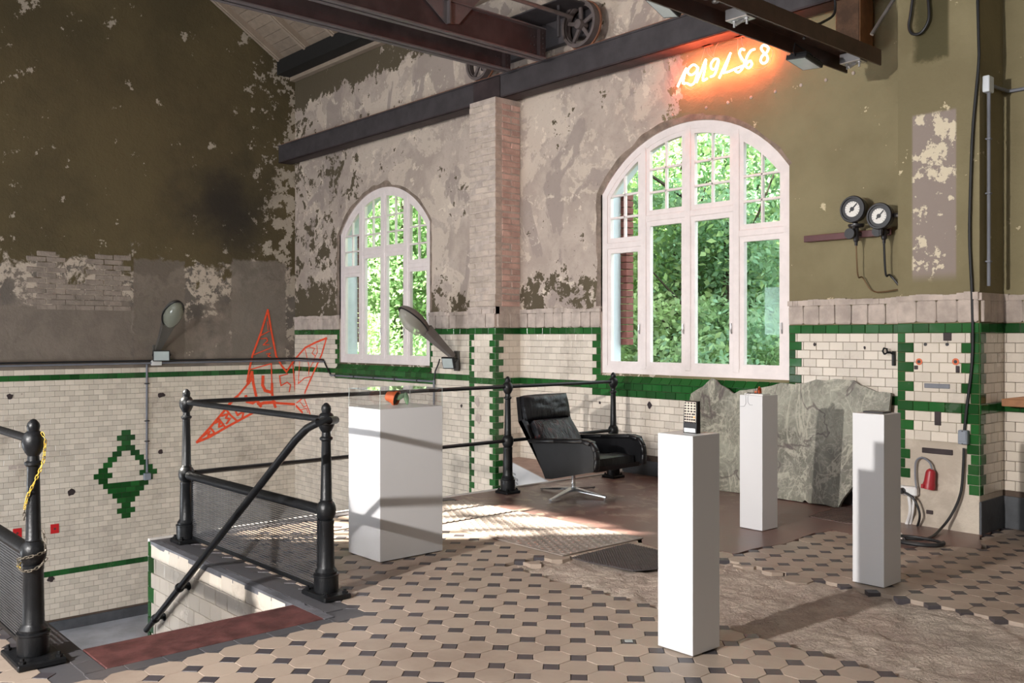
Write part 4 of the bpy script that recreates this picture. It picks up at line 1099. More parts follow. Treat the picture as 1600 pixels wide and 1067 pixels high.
def cushion(c, d, n, hl, hw, ht, name, mt, puff=.03, seed=0):
    """puffed cushion: c centre, d length axis, n thickness axis"""
    d=Vector(d).normalized(); n=Vector(n).normalized(); s=d.cross(n); N=16; vs=[]; fs=[]
    for side in (1,-1):
        for i in range(N+1):
            for j in range(N+1):
                u=-1+2*i/N; v=-1+2*j/N; e=(1-abs(u)**5)*(1-abs(v)**5); r=.012*mnoise.noise(Vector((u*2.4+seed,v*5,side)))+.006*mnoise.noise(Vector((u*6+seed,v*12,side)))
                k=1-.04*(u*u*v*v)
                p=Vector(c)+d*(u*hl*k)+s*(v*hw*k)+n*side*(ht*.55+(puff+r)*e*(1 if side>0 else .3)); vs.append(p)
    M1=(N+1)**2
    for i in range(N):
        for j in range(N):
            a=i*(N+1)+j; fs.append((a,a+1,a+N+2,a+N+1)); a+=M1; fs.append((a,a+N+1,a+N+2,a+1))
    ed=[(0,j) for j in range(N)]+[(i,N) for i in range(N)]+[(N,N-j) for j in range(N)]+[(N-i,0) for i in range(N)]
    ids=[i*(N+1)+j for i,j in ed]
    for a,b in zip(ids,ids[1:]+ids[:1]): fs.append((a,a+M1,b+M1,b))
    m=MB(); m.add(vs,fs); return m.build(name,mt,t,smooth=60)
bd=Vector((-.375,0,.483)).normalized(); bn=Vector((bd.z,0,-bd.x))
cushion((-.178,0,.49),bd,bn,.215,W2-.055,.06,'back_cushion',M['leather_worn'],.035,1)
cushion((-.385,0,.782),(-.06,0,.23),(.97,0,.25),.118,W2-.02,.075,'headrest_cushion',M['leather'],.03,5)
cushion((.245,0,.315),(.57,0,.075),(-.13,0,.99),.285,W2-.05,.075,'seat_cushion',M['leather'],.035,9)

# ---- stone slab
OUT=[(1066,756),(1069,690),(1074,640),(1080,614),(1098,603),(1112,591),(1118,594),(1123,600),(1147,615),(1156,610),(1180,607),(1206,602),(1219,599),(1242,601),(1260,599),(1275,593),(1290,595),(1305,593),(1333,593),(1341,600),(1350,604),(1370,611),(1391,614),(1390,634),(1384,660),(1380,700),(1356,730),(1327,767),(1318,778),(1309,794),(1288,789),(1264,786),(1258,781),(1254,785),(1215,779),(1170,773),(1125,766)]
pl=[]
for a,b in OUT:
    q=onY(a,b,7.31); z=max(.004,q[2]); y=7.24+.165*z/1.1; q=onY(a,b,y); pl.append(Vector((q[0],y,max(.003,q[2]))))
den=[]
for a,b in zip(pl,pl[1:]+pl[:1]):
    n=max(1,int((b-a).length/.05))
    for k in range(n):
        p=a.lerp(b,k/n); j=.010*mnoise.noise(p*9); den.append(Vector((p.x+j,p.y,max(.003,p.z+.010*mnoise.noise(p*11+Vector((3,3,3)))))))
o=(-4.65,7.25,0)
m=MB().prism([tuple(p) for p in den],(0,.03,-.004)); ob=m.build('stone_slab',M['marble'],None,at=o)
tag(ob,'large broken slab of veined green-grey marble leaning on the wall below the window','stone slab')

# ---- tread plate, mats
o=((PLATE[0]+PLATE[1])/2,(PLATE[2]+PLATE[3])/2,0)
t=thing('tread_plate','sheet of steel tread plate lying on the tiles in the sunlight','metal plate',o)
MB().bbox(PLATE[0],PLATE[1],PLATE[2],PLATE[3],.002,.010,.001).build('sheet',M['plate'],t,at=o)
m=MB(); x=PLATE[0]+.05; k=0
while x<PLATE[1]-.03:
    y=PLATE[2]+.03+(.03 if k%2 else 0)
    while y<PLATE[3]-.03:
        hx,hy=.023,.012
        m.add([(x-hx,y-hy,.010),(x+hx,y-hy,.010),(x+hx,y+hy,.010),(x-hx,y+hy,.010),(x-hx*.6,y-hy*.4,.0150),(x+hx*.6,y-hy*.4,.0150),(x+hx*.6,y+hy*.4,.0150),(x-hx*.6,y+hy*.4,.0150)],[(0,1,5,4),(1,2,6,5),(2,3,7,6),(3,0,4,7),(4,5,6,7)])
        y+=.06
    x+=.055; k+=1
stuff(m.build('raised_studs',M['plate'],t,at=o))
def ribbed(name,label,pts,z,mt,d,step,cat='floor mat'):
    c=sum((Vector((p[0],p[1],0)) for p in pts),Vector())/len(pts); o=(c.x,c.y,z); t=thing(name,label,cat,o)
    MB().prism([(p[0],p[1],z) for p in pts],(0,0,.006)).build('sheet',mt,t,at=o)
    d=Vector(d).normalized(); s=Vector((-d.y,d.x,0)); m=MB(); k=-1.2
    while k<1.2:
        run=[]; q=-1.2
        while q<1.2:
            p=c+s*k+d*q
            if inpoly(p.x,p.y,[(a[0],a[1]) for a in pts]): run.append(q)
            q+=.01
        if len(run)>2: m.obox((c.x+s.x*k+d.x*(run[0]+run[-1])/2,c.y+s.y*k+d.y*(run[0]+run[-1])/2,z+.007),d,s,(0,0,1),(run[-1]-run[0])/2,step*.28,.0022)
        k+=step
    stuff(m.build('ribs',mt,t,at=o))
ribbed('rubber_mat','dark ribbed rubber mat lying on the broken screed beside the tread plate',[onZ(*p,-.004)[:2] for p in ((893,872),(981,850),(1035,862),(1060,870),(1030,889),(990,893),(955,886),(922,880))],-.004,M['mat_rub'],(-.75,.66,0),.016)
ribbed('floor_grating','small brown ribbed mat on the floor in front of the stone slab',[onZ(*p)[:2] for p in ((1264,808),(1310,793),(1346,797),(1346,822),(1318,818))],.002,M['mat_brown'],(.0,1,0),.03)
q=(DX0+2*P_,DY0+2*P_); m=MB().obox((q[0],q[1],.0018),Rv,Fv,(0,0,1),.019,.017,.0012,.0005); tag(m.build('floor_plaque',M['flood_glass'],None,at=(q[0],q[1],.0005)),'tiny pale metal plaque set on a dark square floor tile','plaque')

# ---- street lamps on the walls
def street_lamp(anchor, out, ang, label, mt, gl, L=1.10):
    a0=Vector(out).normalized(); t=thing('street_lamp',label,'lamp',anchor,group='old street lamps on the walls')
    a=(a0*math.cos(ang)+Zv*math.sin(ang)); u=(a0*math.sin(ang)-Zv*math.cos(ang)); s=a.cross(u)
    MB().obox(a0*.012+Zv*.0,s,a0,Zv,.05,.012,.13,.003).build('wall_plate',M['lamp_dark'],t)
    m=MB().tube([a0*.02,a*.10,a*.16],.030,10); m.build('spigot',M['lamp_dark'],t,smooth=True)
    # tapered arm
    def sec(q,hw,h0,h1): c=a*q; return [c+s*hw+u*h1,c-s*hw+u*h1,c-s*hw*.85-u*h0,c+s*hw*.85-u*h0]
    rings=[sec(.10,.040,.030,.030),sec(.30,.052,.045,.040),sec(.60,.085,.066,.050),sec(.66,.095,.070,.050)]
    m=MB(); vs=[p for r in rings for p in r]; fs=[(3,2,1,0),(12,13,14,15)]
    for i in range(3):
        for k in range(4): k2=(k+1)%4; fs.append((i*4+k,i*4+k2,i*4+4+k2,i*4+4+k))
    m.add(vs,fs); m.build('arm',mt,t,smooth=30)
    c=a*.86
    def half(lx,ly,lz,sg,name,mtl,n=20,mm=8,base=0):
        b=MB(); vs=[]; fs=[]
        for i in range(mm+1):
            th=math.pi/2*i/mm
            for k in range(n):
                p=2*math.pi*k/n; ex=math.cos(p); ey=math.sin(p); wy=ly*(1-.20*(-ex if ex<0 else 0))
                vs.append(c+a*(lx*ex*math.cos(th)**.8)+s*(wy*ey*math.cos(th)**.8)+u*sg*(lz*math.sin(th))+u*base)
        for i in range(mm):
            for k in range(n): k2=(k+1)%n; fs.append((i*n+k,i*n+k2,(i+1)*n+k2,(i+1)*n+k) if sg<0 else (i*n+k,(i+1)*n+k,(i+1)*n+k2,i*n+k2))
        if name!='glass_bowl': fs.append(tuple(range(n)))
        b.add(vs,fs); return b.build(name,mtl,t,smooth=True)
    half(.27,.148,.105,-1,'housing',mt,base=.012)
    MB().tube([c+a*(.262*math.cos(q))+s*(.144*math.sin(q)*(1-.2*max(0,-math.cos(q))))+u*.016 for q in np.linspace(0,2*math.pi,33)],.010,6,False).build('gasket_rim',M['black_plastic'],t,smooth=True)
    half(.175,.105,.03,-1,'reflector',M['reflector'],base=.012)
    half(.245,.132,.135,1,'glass_bowl',gl,base=.02)
    return t
street_lamp((-9.515,YB-.01,1.13),(0,-1,0),math.radians(37.5),'grey street lamp with clear bowl, mounted beside the left arched window',M['lamp_grey'],M['lampglass'])
yl=onX(243,555,XL)[1]
street_lamp((XL+.012,yl,1.19),(1,0,0),math.radians(43),'dark street lamp with cloudy bowl on the left olive wall',M['lamp_dark'],M['lampglass_green'],1.1)

# ---- LED floodlights
def flood(c, n, up, label, w=.17, h=.12, brk=True):
    n=Vector(n).normalized(); up=Vector(up); up=(up-n*up.dot(n)).normalized(); s=up.cross(n); c=Vector(c)
    t=thing('floodlight',label,'floodlight',c,group='black LED floodlights'); 
    m=MB().obox((0,0,0),s,up,n,w/2,h/2,.018,.005)
    for k in range(7): m.obox(-n*.026+s*((k-3)*w/8),s,up,n,.004,h*.4,.010)
    b=m.build('housing',M['black_plastic'],t)
    MB().obox(n*.0185,s,up,n,w/2-.016,h/2-.014,.0015).build('lens',M['flood_glass'],t)
    if brk: MB().tube([s*(w/2+.006),s*(w/2+.006)-n*.03+up*.02,s*(w/2+.006)*.9-n*.10+up*.03,-s*(w/2+.006)*.9-n*.10+up*.03,-s*(w/2+.006)-n*.03+up*.02,-s*(w/2+.006)],.006,6).build('bracket',M['black_plastic'],t)
    return t
flood(onY(701,567,7.20),(.12,-.95,-.22),Zv,'small black floodlight under the street lamp beside the left arched window',.21,.15)
flood((XL+.16,onX(246,553,XL)[1]-.0,1.16),(.90,-.40,-.08),Zv,'small black floodlight under the street lamp on the left wall',.24,.16)
MB_=None
# ---- crane rail and travelling crane
RZ0,RZ1,RY=4.27,4.55,7.18
o=(-6,RY,RZ0); t=thing('crane_rail_beam','long dark steel crane rail beam running above both windows','steel beam',o)
MB().box(XL+.01,3.9,RY,RY+.018,RZ0,RZ1).build('web',M['steel_dark'],t,at=o)
MB().box(XL+.01,3.9,RY-.012,RY+.20,RZ1-.018,RZ1).build('top_flange',M['steel_dark'],t,at=o)
MB().box(XL+.01,3.9,RY-.006,RY+.22,RZ0,RZ0+.018).build('bottom_flange',M['steel_redbrown'],t,at=o)
MB().box(XL+.01,3.9,RY+.04,RY+.09,RZ1,RZ1+.03).build('rail',M['rust'],t,at=o)
MB().box(PX0-.02,PX1-.02,RY-.012,RY-.001,RZ0+.005,RZ1-.01).build('splice_plate',M['steel_redbrown'],t,at=o)
GA,GB,GZ0,GZ1=-7.98,-7.40,4.47,4.80; o=(-7.7,6.0,GZ0)
t=thing('travelling_crane','riveted dark red hand crane with two girders and spoked wheels on the rail beam','crane',o)
for gx in (GA,GB):
    m=MB().box(gx-.008,gx+.008,.6,6.98,GZ0,GZ1); g=m.build('girder',M['steel_redbrown'],t,at=o)
    MB().box(gx-.07,gx+.07,.6,6.98,GZ0,GZ0+.014).build('bottom_flange',M['flange'],g,at=o); MB().box(gx-.07,gx+.07,.6,6.98,GZ1-.014,GZ1).build('top_flange',M['flange'],g,at=o)
    m=MB().box(gx+.008,gx+.06,6.90,6.98,GZ0+.014,GZ1-.014)
    for k in range(5): m.ball((gx+.061,6.94,GZ0+.05+k*.055),.010,8,5)
    for k in range(6): m.ball((gx+.010,6.86-(k%2)*.0-.05*(k>2),GZ0+.05+(k%3)*.09),.010,8,5)
    m.build('riveted_angle',M['steel_redbrown'],g,at=o)
wx=(-8.78,-7.06); wz=RZ1+.03; wy=RY+.065
m=MB().bbox(wx[0]-.1,wx[1]+.1,7.33,7.42,wz+.16,wz+.44,.006); m.box(wx[0]-.1,wx[1]+.1,6.90,7.42,wz+.44,wz+.455); m.build('end_carriage',M['steel_dark'],t,at=o)
for x_,r_ in ((wx[0],.22),(wx[1],.25)):
    c=(x_,wy,wz+r_); m=MB(); 
    def rimring(r0,r1,y0,y1):
        n=36; vs=[]; fs=[]
        for k in range(n):
            a=2*math.pi*k/n
            for r,y in ((r0,y0),(r1,y0),(r1,y1),(r0,y1)): vs.append((c[0]+r*math.cos(a),c[1]+y,c[2]+r*math.sin(a)))
        for k in range(n):
            k2=(k+1)%n
            for q in range(4): q2=(q+1)%4; fs.append((k*4+q,k*4+q2,k2*4+q2,k2*4+q))
        m.add(vs,fs)
    rimring(r_*.80,r_,-.03,.03); rimring(r_*.86,r_*1.0,-.05,-.03); m.lathe((c[0],c[1]-.06,c[2]),[(.05,0),(.055,.02),(.055,.10),(.05,.12)],14,(0,1,0))
    for k in range(5):
        a=2*math.pi*k/5+.35; d=Vector((math.cos(a),0,math.sin(a))); s=Vector((-d.z,0,d.x)); m.obox(Vector(c)+d*r_*.46,d,(0,1,0),s,r_*.42,.012,.020)
    w=m.build('wheel',M['wheel_iron'],t,smooth=30,at=o)
    m=MB(); rimring(r_*.86,r_*1.06,.03,.05); m.build('wheel_flange',M['rust'],w,smooth=30,at=o)
MB().tube([(wx[1],.8,wz+.30),(wx[1],7.1,wz+.30)],.022,10).build('drive_shaft',M['wheel_iron'],t,smooth=True,at=o)
MB().tube([(wx[1]-.12,7.02,wz+.62),(wx[1]-.12,7.02,wz+.10)],.02,8).build('brake_rod',M['steel_dark'],t,at=o)
m=MB(); gp=[onX(q,w,GB+.03) for q,w in ((640,-30),(697,38),(716,38),(775,-30))]; m.prism(gp,(.012,0,0)); m.box(GB+.042,GB+.09,gp[1][1],gp[1][1]+.015,gp[1][2],gp[0][2]); m.build('gusset_plate',M['flange'],t,at=o)

# ---- brown channel with lamps, timber post
HX0,HX1,HZ0,HZ1=-3.785,-3.49,3.545,3.665; o=((HX0+HX1)/2,5.0,HZ0)
t=thing('steel_channel','brown steel channel overhead at top right, carrying clamps and floodlights','steel beam',o)
m=MB().box(HX0,HX1,1.6,6.9,HZ1-.014,HZ1); m.box(HX0,HX0+.014,1.6,6.9,HZ0,HZ1-.014); m.box(HX1-.014,HX1,1.6,6.9,HZ0,HZ1-.014); m.build('channel',M['steel_brown'],t,at=o)
MB().tube([((HX0+HX1)/2,6.75,HZ0+.02),((HX0+HX1)/2,6.75,HZ0+.0201)],.001,4).build('weld',M['steel_brown'],t,at=o)
for px,py in ((1157,34),(1333,98)):
    y=onX(px,py,(HX0+HX1)/2)[1]; y=min(y,6.80); c=Vector(((HX0+HX1)/2,y,HZ0+.055))
    k=MB().obox(c,(1,0,0),(0,1,0),(0,0,1),.085,.055,.038,.004).build('clamp',M['alu'],t,at=o)
    for sx in (-1,1):
        b=MB().lathe(c+Vector((sx*.05,0,-.075)),[(.008,0),(.008,.03),(.018,.03),(.018,.042)],8); b.build('bolt',M['alu'],k,at=o)
    MB().tube([c+Vector((-.02,-.03,-.07)),c+Vector((.02,.02,-.03))],.013,8).build('eye_bolt',M['alu'],k,at=o)
yb=onX(1113,12,(HX0+HX1)/2)[1]
for k in range(6):
    MB().lathe(((HX0+HX1)/2+(k%2-.5)*.10,yb+(k//2-1)*.10,HZ1-.026),[(.018,0),(.022,.004),(.022,.012)],8).build('bolt_head',M['alu'],t,at=o)
flood(onX(1257,86,-3.72)[0:1]+(onX(1257,86,-3.72)[1],HZ0-.06),(-.10,-.15,-1),(-1,0,0),'black floodlight facing down under the brown channel, nearer its free end',.24,.17)
q=onX(1036,10,-4.3); flood((-4.3,q[1],q[2]),(-.25,-.35,-.9),(-1,0,0),'black floodlight hanging at the very top edge, left of the brown channel',.24,.17)
o=(-3.93,7.3,HZ1+.3); t=thing('timber_post','brown timber post rising behind the end of the steel channel','timber',o)
MB().bbox(-4.045,-3.83,7.20,7.42,3.80,4.265,.008).build('post',M['timber'],t,at=o)
MB().box(-3.8305,-3.826,7.205,7.415,3.80,4.26).build('pale_side',M['timber_light'],t,at=o)  # paler sheet over the right face of the post
# ---- cables at the top
def cable(name,label,pts,r,mt=None,cat='cable',smooth_n=8):
    P=[Vector(p) for p in pts]; out=[]
    for i in range(len(P)-1):      # Catmull-Rom
        p0=P[max(i-1,0)]; p1=P[i]; p2=P[i+1]; p3=P[min(i+2,len(P)-1)]
        for k in range(smooth_n):
            u=k/smooth_n; out.append(.5*((2*p1)+(p2-p0)*u+(2*p0-5*p1+4*p2-p3)*u*u+(3*p1-p0-3*p2+p3)*u**3))
    out.append(P[-1]); o=tuple(P[0]); b=MB().tube(out,r,8).build(name,mt or M['blackrub'],None,smooth=True,at=o)
    return tag(b,label,cat)
cable('power_cable','black cable curving from the brown channel up to the timber post',[onX(a,b,-3.6) for a,b in ((1256,60),(1268,42),(1285,35),(1304,20),(1303,-15))],.010)
cable('power_cable','black cable loop hanging in front of the top of the pilaster',[onY(a,b,7.02) for a,b in ((1428,-20),(1423,20),(1420,42),(1426,53),(1440,50),(1451,30),(1450,0),(1446,-20))],.011)
cable('power_cable','thick black cable running down the pilaster to the grey socket box',[onY(a,b,CY-.02) for a,b in ((1527,-15),(1529,60),(1529,100),(1520,200),(1516,300),(1515,380),(1519,470),(1519,560),(1510,640),(1507,672))],.011)
MB().tube([onY(1396,0,7.25),onY(1362,54,7.1)],.016,8).build('x',M['alu']).name='conduit_tube'
tag(bpy.data.objects['conduit_tube'],'short slanting galvanised tube beside the timber post','pipe')
# ---- neon sign
YN=7.40
def nz(L): return [onY(1040+a/8,50+b/8,YN) for a,b in L]
o=onY(1140,105,YN); t=thing('neon_sign','red-white handwritten neon numerals 1919/1968 glowing under the rail beam','neon sign',o)
def crv(L,n=6):
    P=[Vector(p) for p in L]; out=[]
    for i in range(len(P)-1):
        p0=P[max(i-1,0)]; p1=P[i]; p2=P[i+1]; p3=P[min(i+2,len(P)-1)]
        for k in range(n):
            u=k/n; out.append(.5*((2*p1)+(p2-p0)*u+(2*p0-5*p1+4*p2-p3)*u*u+(3*p1-p0-3*p2+p3)*u**3))
    return out+[P[-1]]
STR=[[(150,685),(205,565),(258,455),(232,560),(215,650)],
     [(400,440),(350,408),(290,455),(283,515),(330,535),(385,490),(405,440),(392,530),(360,630),(315,662),(262,640),(228,648)],
     [(385,635),(445,490),(503,345),(490,470),(465,602),(520,580)],
     [(662,345),(615,338),(568,400),(575,460),(620,455),(662,350),(645,450),(605,540),(560,558)],
     [(668,578),(735,430),(815,258)],
     [(742,505),(790,495),(858,465),(960,425)],[(720,520),(760,420),(800,300)],
     [(985,225),(945,215),(925,270),(960,340),(985,390),(955,460),(910,502),(868,482)],
     [(1115,215),(1060,240),(1010,330),(1003,420),(1040,450),(1078,405),(1055,360),(1008,400)],
     [(1270,180),(1222,165),(1195,205),(1225,255),(1268,300),(1272,355),(1230,392),(1188,365),(1205,305),(1262,255),(1285,205),(1268,178)]]
for L in STR: MB().tube(crv(nz(L)),.0095,8).build('neon_tube',M['neon'],t,smooth=True,at=o)
for L in ([(495,190),(470,280),(440,370)],[(515,190),(530,270),(600,330)],[(540,190),(575,260),(615,325)],[(760,35),(640,160),(600,290)],[(905,90),(905,260),(950,380)],[(945,60),(955,140),(985,210)],[(240,680),(320,722),(392,660)],[(1070,450),(1180,470),(1290,400),(1340,260),(1310,195)],[(100,610),(130,560),(200,545)]):
    MB().tube(crv(nz(L)),.0028,5).build('wire',M['cable_clear'],t,smooth=True,at=o)
for a,b in ((525,140),(925,22)):
    c=nz([(a,b)])[0]; MB().bbox(c[0]-.05,c[0]+.05,YN-.04,YN+.03,c[2]-.02,RZ0,.006).build('clamp',M['neon_off'],t,at=o)
# ---- pressure gauges
o=(-3.84,7.40,2.31); t=thing('gauge_bracket','dark red wall bracket with two valves and thin pipes below the gauges','pipework',o)
a=onY(1258,374,7.42); b=onY(1394,362,7.42); zb=(a[2]+b[2])/2
MB().bbox(a[0],b[0],7.395,7.42,zb-.028,zb+.028,.003).build('bar',M['pipe_red'],t,at=o)
MB().box(a[0]+.04,a[0]+.08,7.42,YB,zb-.02,zb+.02).build('wall_stub',M['pipe_red'],t,at=o); MB().box(b[0]-.08,b[0]-.04,7.42,YB,zb-.02,zb+.02).build('wall_stub',M['pipe_red'],t,at=o)
g1=onY(1333,327,7.28); g2=onY(1371,337,7.22)
for gx,gz,yy in ((g1[0],g1[2],7.33),(g2[0],g2[2],7.33)):
    v=MB().lathe((gx,yy,zb-.10),[(.012,0),(.014,.03),(.022,.04),(.022,.15),(.014,.16),(.014,.20)],10); v.build('valve',M['gauge_black'],t,smooth=30,at=o)
    MB().lathe((gx-.03,yy-.06,zb),[(.045,0),(.048,.008),(.048,.016),(.018,.02),(.016,.05)],14,(0,1,0)).build('hand_wheel',M['gauge_black'],t,smooth=30,at=o)
    MB().tube([(gx,7.42,zb),(gx,yy,zb)],.018,8).build('stub_pipe',M['gauge_black'],t,at=o)
MB().lathe((g1[0],7.33,g1[2]-.145),[(.06,0),(.065,.01),(.065,.024),(.02,.028)],14).build('flange',M['gauge_black'],t,smooth=30,at=o)
for (gx,gz),pe,r in (((g1[0],g1[2]),(1404,452),.006),((g2[0],g2[2]),(1408,455),.009)):
    e=onY(pe[0],pe[1],CY+.36); px,py,_=proj(gx,7.33,zb-.10)
    MB().tube(crv([(gx,7.33,zb-.10),(gx,7.36,zb-.35),onY(px+10,py+50,7.42),onY(px+28,py+72,7.44),e]),r,6).build('thin_pipe',M['brass'] if r<.008 else M['blackrub'],t,smooth=True,at=o)
def gauge(c, r, label):
    t=thing('pressure_gauge',label,'gauge',c,group='pressure gauges')
    MB().lathe((0,.075,0),[(r*.80,0),(r*.92,-.01),(r*.92,-.055),(r,-.06),(r*1.02,-.075),(r*.96,-.088),(r*.84,-.088),(r*.82,-.078)],28,(0,1,0)).build('case',M['gauge_black'],t,smooth=30)
    d=MB().lathe((0,-.0035,0),[(r*.58,0),(r*.58,-.002)],28,(0,1,0)); d.build('dial',M['gauge_face'],t)
    m=MB(); q=Vector((math.cos(.8),0,math.sin(.8))); p=Vector((-q.z,0,q.x)); m.obox(q*r*.12+Vector((0,-.008,0)),q,(0,1,0),p,r*.42,.001,r*.05); m.lathe((0,-.006,0),[(r*.16,0),(r*.16,-.006)],12,(0,1,0)); m.build('needle',M['gauge_black'],t)
    m=MB()
    for k in range(14):
        a=math.radians(-50+k*20); q=Vector((math.cos(a),0,math.sin(a))); m.obox(q*r*.52+Vector((0,-.006,0)),q,(0,1,0),(-q.z,0,q.x),r*.05,.0006,r*.012)
    stuff(m.build('scale_marks',M['gauge_black'],t))
    m=MB().lathe((0,.03,-r*.9),[(.016,0),(.016,-.05),(.012,-.06)],10); m.build('stem',M['gauge_black'],t)
gauge((g1[0],7.27,g1[2]),.112,'left black pressure gauge with pale dial above the red bracket')
gauge((g2[0],7.25,g2[2]),.108,'right black pressure gauge with pale dial above the red bracket')
MB().tube([(0,0,0),(.16,0,0)],.02,8).build('gauge_arm',M['gauge_black'],bpy.data.objects['pressure_gauge.001']).location=(.09,.05,.0)
# ---- things on the pilaster
def on_pil(a,b,y=CY): return onY(a,b,y)
c=on_pil(1506,683,CY-.035); t=thing('socket_box','grey plastic socket box on the green corner tiles of the pilaster','socket box',(c[0],CY-.012,c[2]))
MB().bbox(-.034,.034,-.05,0,-.052,.052,.006).build('body',M['greybox'],t); MB().bbox(-.026,.026,-.054,-.049,-.03,.044,.003).build('flap',M['greybox'],t)
for sz in (-1,1): MB().lathe((0,-.055,.0+sz*.046),[(.004,0),(.004,.006)],6,(0,1,0)).build('screw',M['blackrub'],t)
cable('power_cable','black cable looping from the grey socket box down to the coil on the floor',[on_pil(1506,700,CY-.03),on_pil(1505,730,CY-.03),on_pil(1501,770,CY-.04),on_pil(1488,802,CY-.06),onZ(1470,826,.03),onZ(1450,841,.014),onZ(1415,841,.012)],.010)
pts=[]
for k in range(26):
    a=k/25*2*math.pi*1.7; rr=.15+.012*math.sin(a*.7); cc=onZ(1432,846,.012); pts.append((cc[0]+rr*1.15*math.cos(a+2.4),cc[1]+rr*.75*math.sin(a+2.4),.014+.010*(k/25)))
cable('power_cable','black cable coiled on the floor in front of the pilaster',pts,.012,smooth_n=3)
c=on_pil(1453,748,CY-.05); t=thing('power_plug','red industrial plug hanging against the bare cement of the pilaster','plug',(c[0],CY-.05,c[2]))
ax=Vector((-.12,0,-1)).normalized(); m=MB().lathe(-ax*.075,[(.016,0),(.030,.012),(.036,.03),(.040,.10),(.043,.105),(.046,.150)],18,ax); m.build('body',M['red_plug'],t,smooth=30)
m=MB().obox(ax*.055+Vector((-.03,-.02,0)),(1,0,0),(0,1,0),ax,.012,.03,.016,.004); m.build('flap',M['red_plug'],t)
cable('plug_cable','grey cable arching from the red plug to the white socket strip',[on_pil(1457,735,CY-.05),on_pil(1452,722,CY-.05),on_pil(1440,715,CY-.04),on_pil(1431,722,CY-.04),on_pil(1430,745,CY-.04),on_pil(1432,765,CY-.05)],.0075,M['conduit'])
c=on_pil(1417,767,CY-.06); t=thing('socket_strip','white multi-socket block with a black plug hanging left of the red plug','socket strip',(c[0],CY-.035,c[2]))
MB().bbox(-.085,.075,-.03,.03,-.035,.035,.01).build('body',M['white_plastic'],t)
MB().lathe((.035,-.029,0),[(.026,0),(.026,-.003),(.020,-.003),(.019,.008)],18,(0,1,0)).build('socket',M['calc_lcd'],t)
MB().lathe((-.03,-.029,0),[(.024,0),(.024,-.03),(.018,-.04)],14,(0,1,0)).build('black_plug',M['black_plastic'],t)
cable('power_cable','black cable drooping from the white socket strip to the floor',[on_pil(1411,768,CY-.08),on_pil(1428,780,CY-.09),on_pil(1437,805,CY-.08),on_pil(1430,828,CY-.08),onZ(1412,842,.012)],.009)
cable('power_cable','white cable drooping behind the third pedestal to the floor',[on_pil(1420,775,CY-.05),on_pil(1422,800,CY-.05),on_pil(1414,825,CY-.06),onZ(1405,840,.012)],.013,M['white_plastic'])
cable('power_cable','second white cable drooping to the floor beside the red plug',[on_pil(1428,776,CY-.04),on_pil(1426,800,CY-.04),on_pil(1420,826,CY-.05),onZ(1408,843,.012)],.010,M['white_plastic'])
def pil_part(name,a,b,w,h,mt,out=.012,parent=pilaster):
    c=onY(a,b,CY); MB().bbox(c[0]-w/2,c[0]+w/2,CY-out,CY,c[2]-h/2,c[2]+h/2,.003).build(name,mt,parent)
pil_part('vent_grille',1481,526,.062,.062,M['steel_redbrown'],.010); pil_part('handle_plate',1465,603,.19,.035,M['conduit'],.016); pil_part('rust_strip',1465,705,.23,.04,M['steel_redbrown'],.012)
for a,b in ((1437,565),(1494,565),(1447,538),(1481,538)):
    c=onY(a,b,CY); 
    if b>550: MB().lathe((c[0],CY-.0095,c[2]),[(.026,0),(.026,-.0015)],14,(0,1,0)).build('rust_ring',M['terracotta'],pilaster)
    MB().lathe((c[0],CY-.011,c[2]),[(.013,0),(.013,-.003)],10,(0,1,0)).build('bolt_hole',M['gauge_black'],pilaster)
for a,b,w,h in ((1466,650,.05,.14),(1432,574,.03,.03),(1497,577,.03,.05),(1453,800,.05,.03)): pil_part('tile_scar',a,b,w,h,M['steel_redbrown'],.011)
c=onY(1392,560,YB-.03); t=thing('wall_key','wrought iron turn key sticking out of the tiles beside the pilaster','hook',(c[0]+.01,YB-.02,c[2]))
MB().tube([(-.045,-.05,.035),(-.06,-.05,.06),(-.05,-.05,.085),(-.025,-.05,.08),(-.02,-.05,.05),(-.045,-.05,.035)],.008,6).build('ring',M['iron'],t,smooth=True)
MB().tube([(-.02,-.05,.05),(.0,-.04,.05),(.012,-.03,.04),(.012,0,.04)],.010,6).build('shank',M['iron'],t); MB().bbox(.0,.024,-.02,.012,-.06,.06,.004).build('plate',M['iron'],t)
c=onY(1545,132,CY+.2); X_=CX1
o=(CX1+.02,onX(1545,132,CX1)[1],2.0); yj=onX(1545,132,CX1+.03)[1]; zj=onX(1545,132,CX1+.03)[2]
t=thing('surface_conduit','grey conduit with a cream junction box in the corner right of the pilaster','conduit',(CX1+.03,yj,1.8))
o=(CX1+.03,yj,1.8)
MB().tube([(CX1+.03,yj,zj-.05),(CX1+.03,yj,1.82)],.013,8).build('vertical_pipe',M['conduit'],t,smooth=True,at=o)
MB().bbox(CX1,CX1+.05,yj-.045,yj+.045,zj-.06,zj+.06,.006).build('junction_box',M['whitewall'],t,at=o)
MB().tube([(CX1+.03,yj+.04,zj),(CX1+.05,YB-.03,zj),(CX1+.10,YB-.02,zj),(.5,YB-.02,zj+.02)],.013,8).build('horizontal_pipe',M['conduit'],t,smooth=True,at=o)
for z in (2.0,2.5,2.9): MB().bbox(CX1+.012,CX1+.048,yj-.02,yj+.02,z-.006,z+.006,.002).build('pipe_clip',M['conduit'],t,at=o)
a=onY(1573,618,7.40); m=MB().bbox(a[0],a[0]+.5,7.30,YB-.012,a[2]-.075,a[2]-.02,.004); m.prism([(a[0],7.30,a[2]-.02),(a[0]+.12,7.30,a[2]),(a[0]+.5,7.30,a[2]),(a[0]+.5,7.30,a[2]-.02)],(0,.15,0))
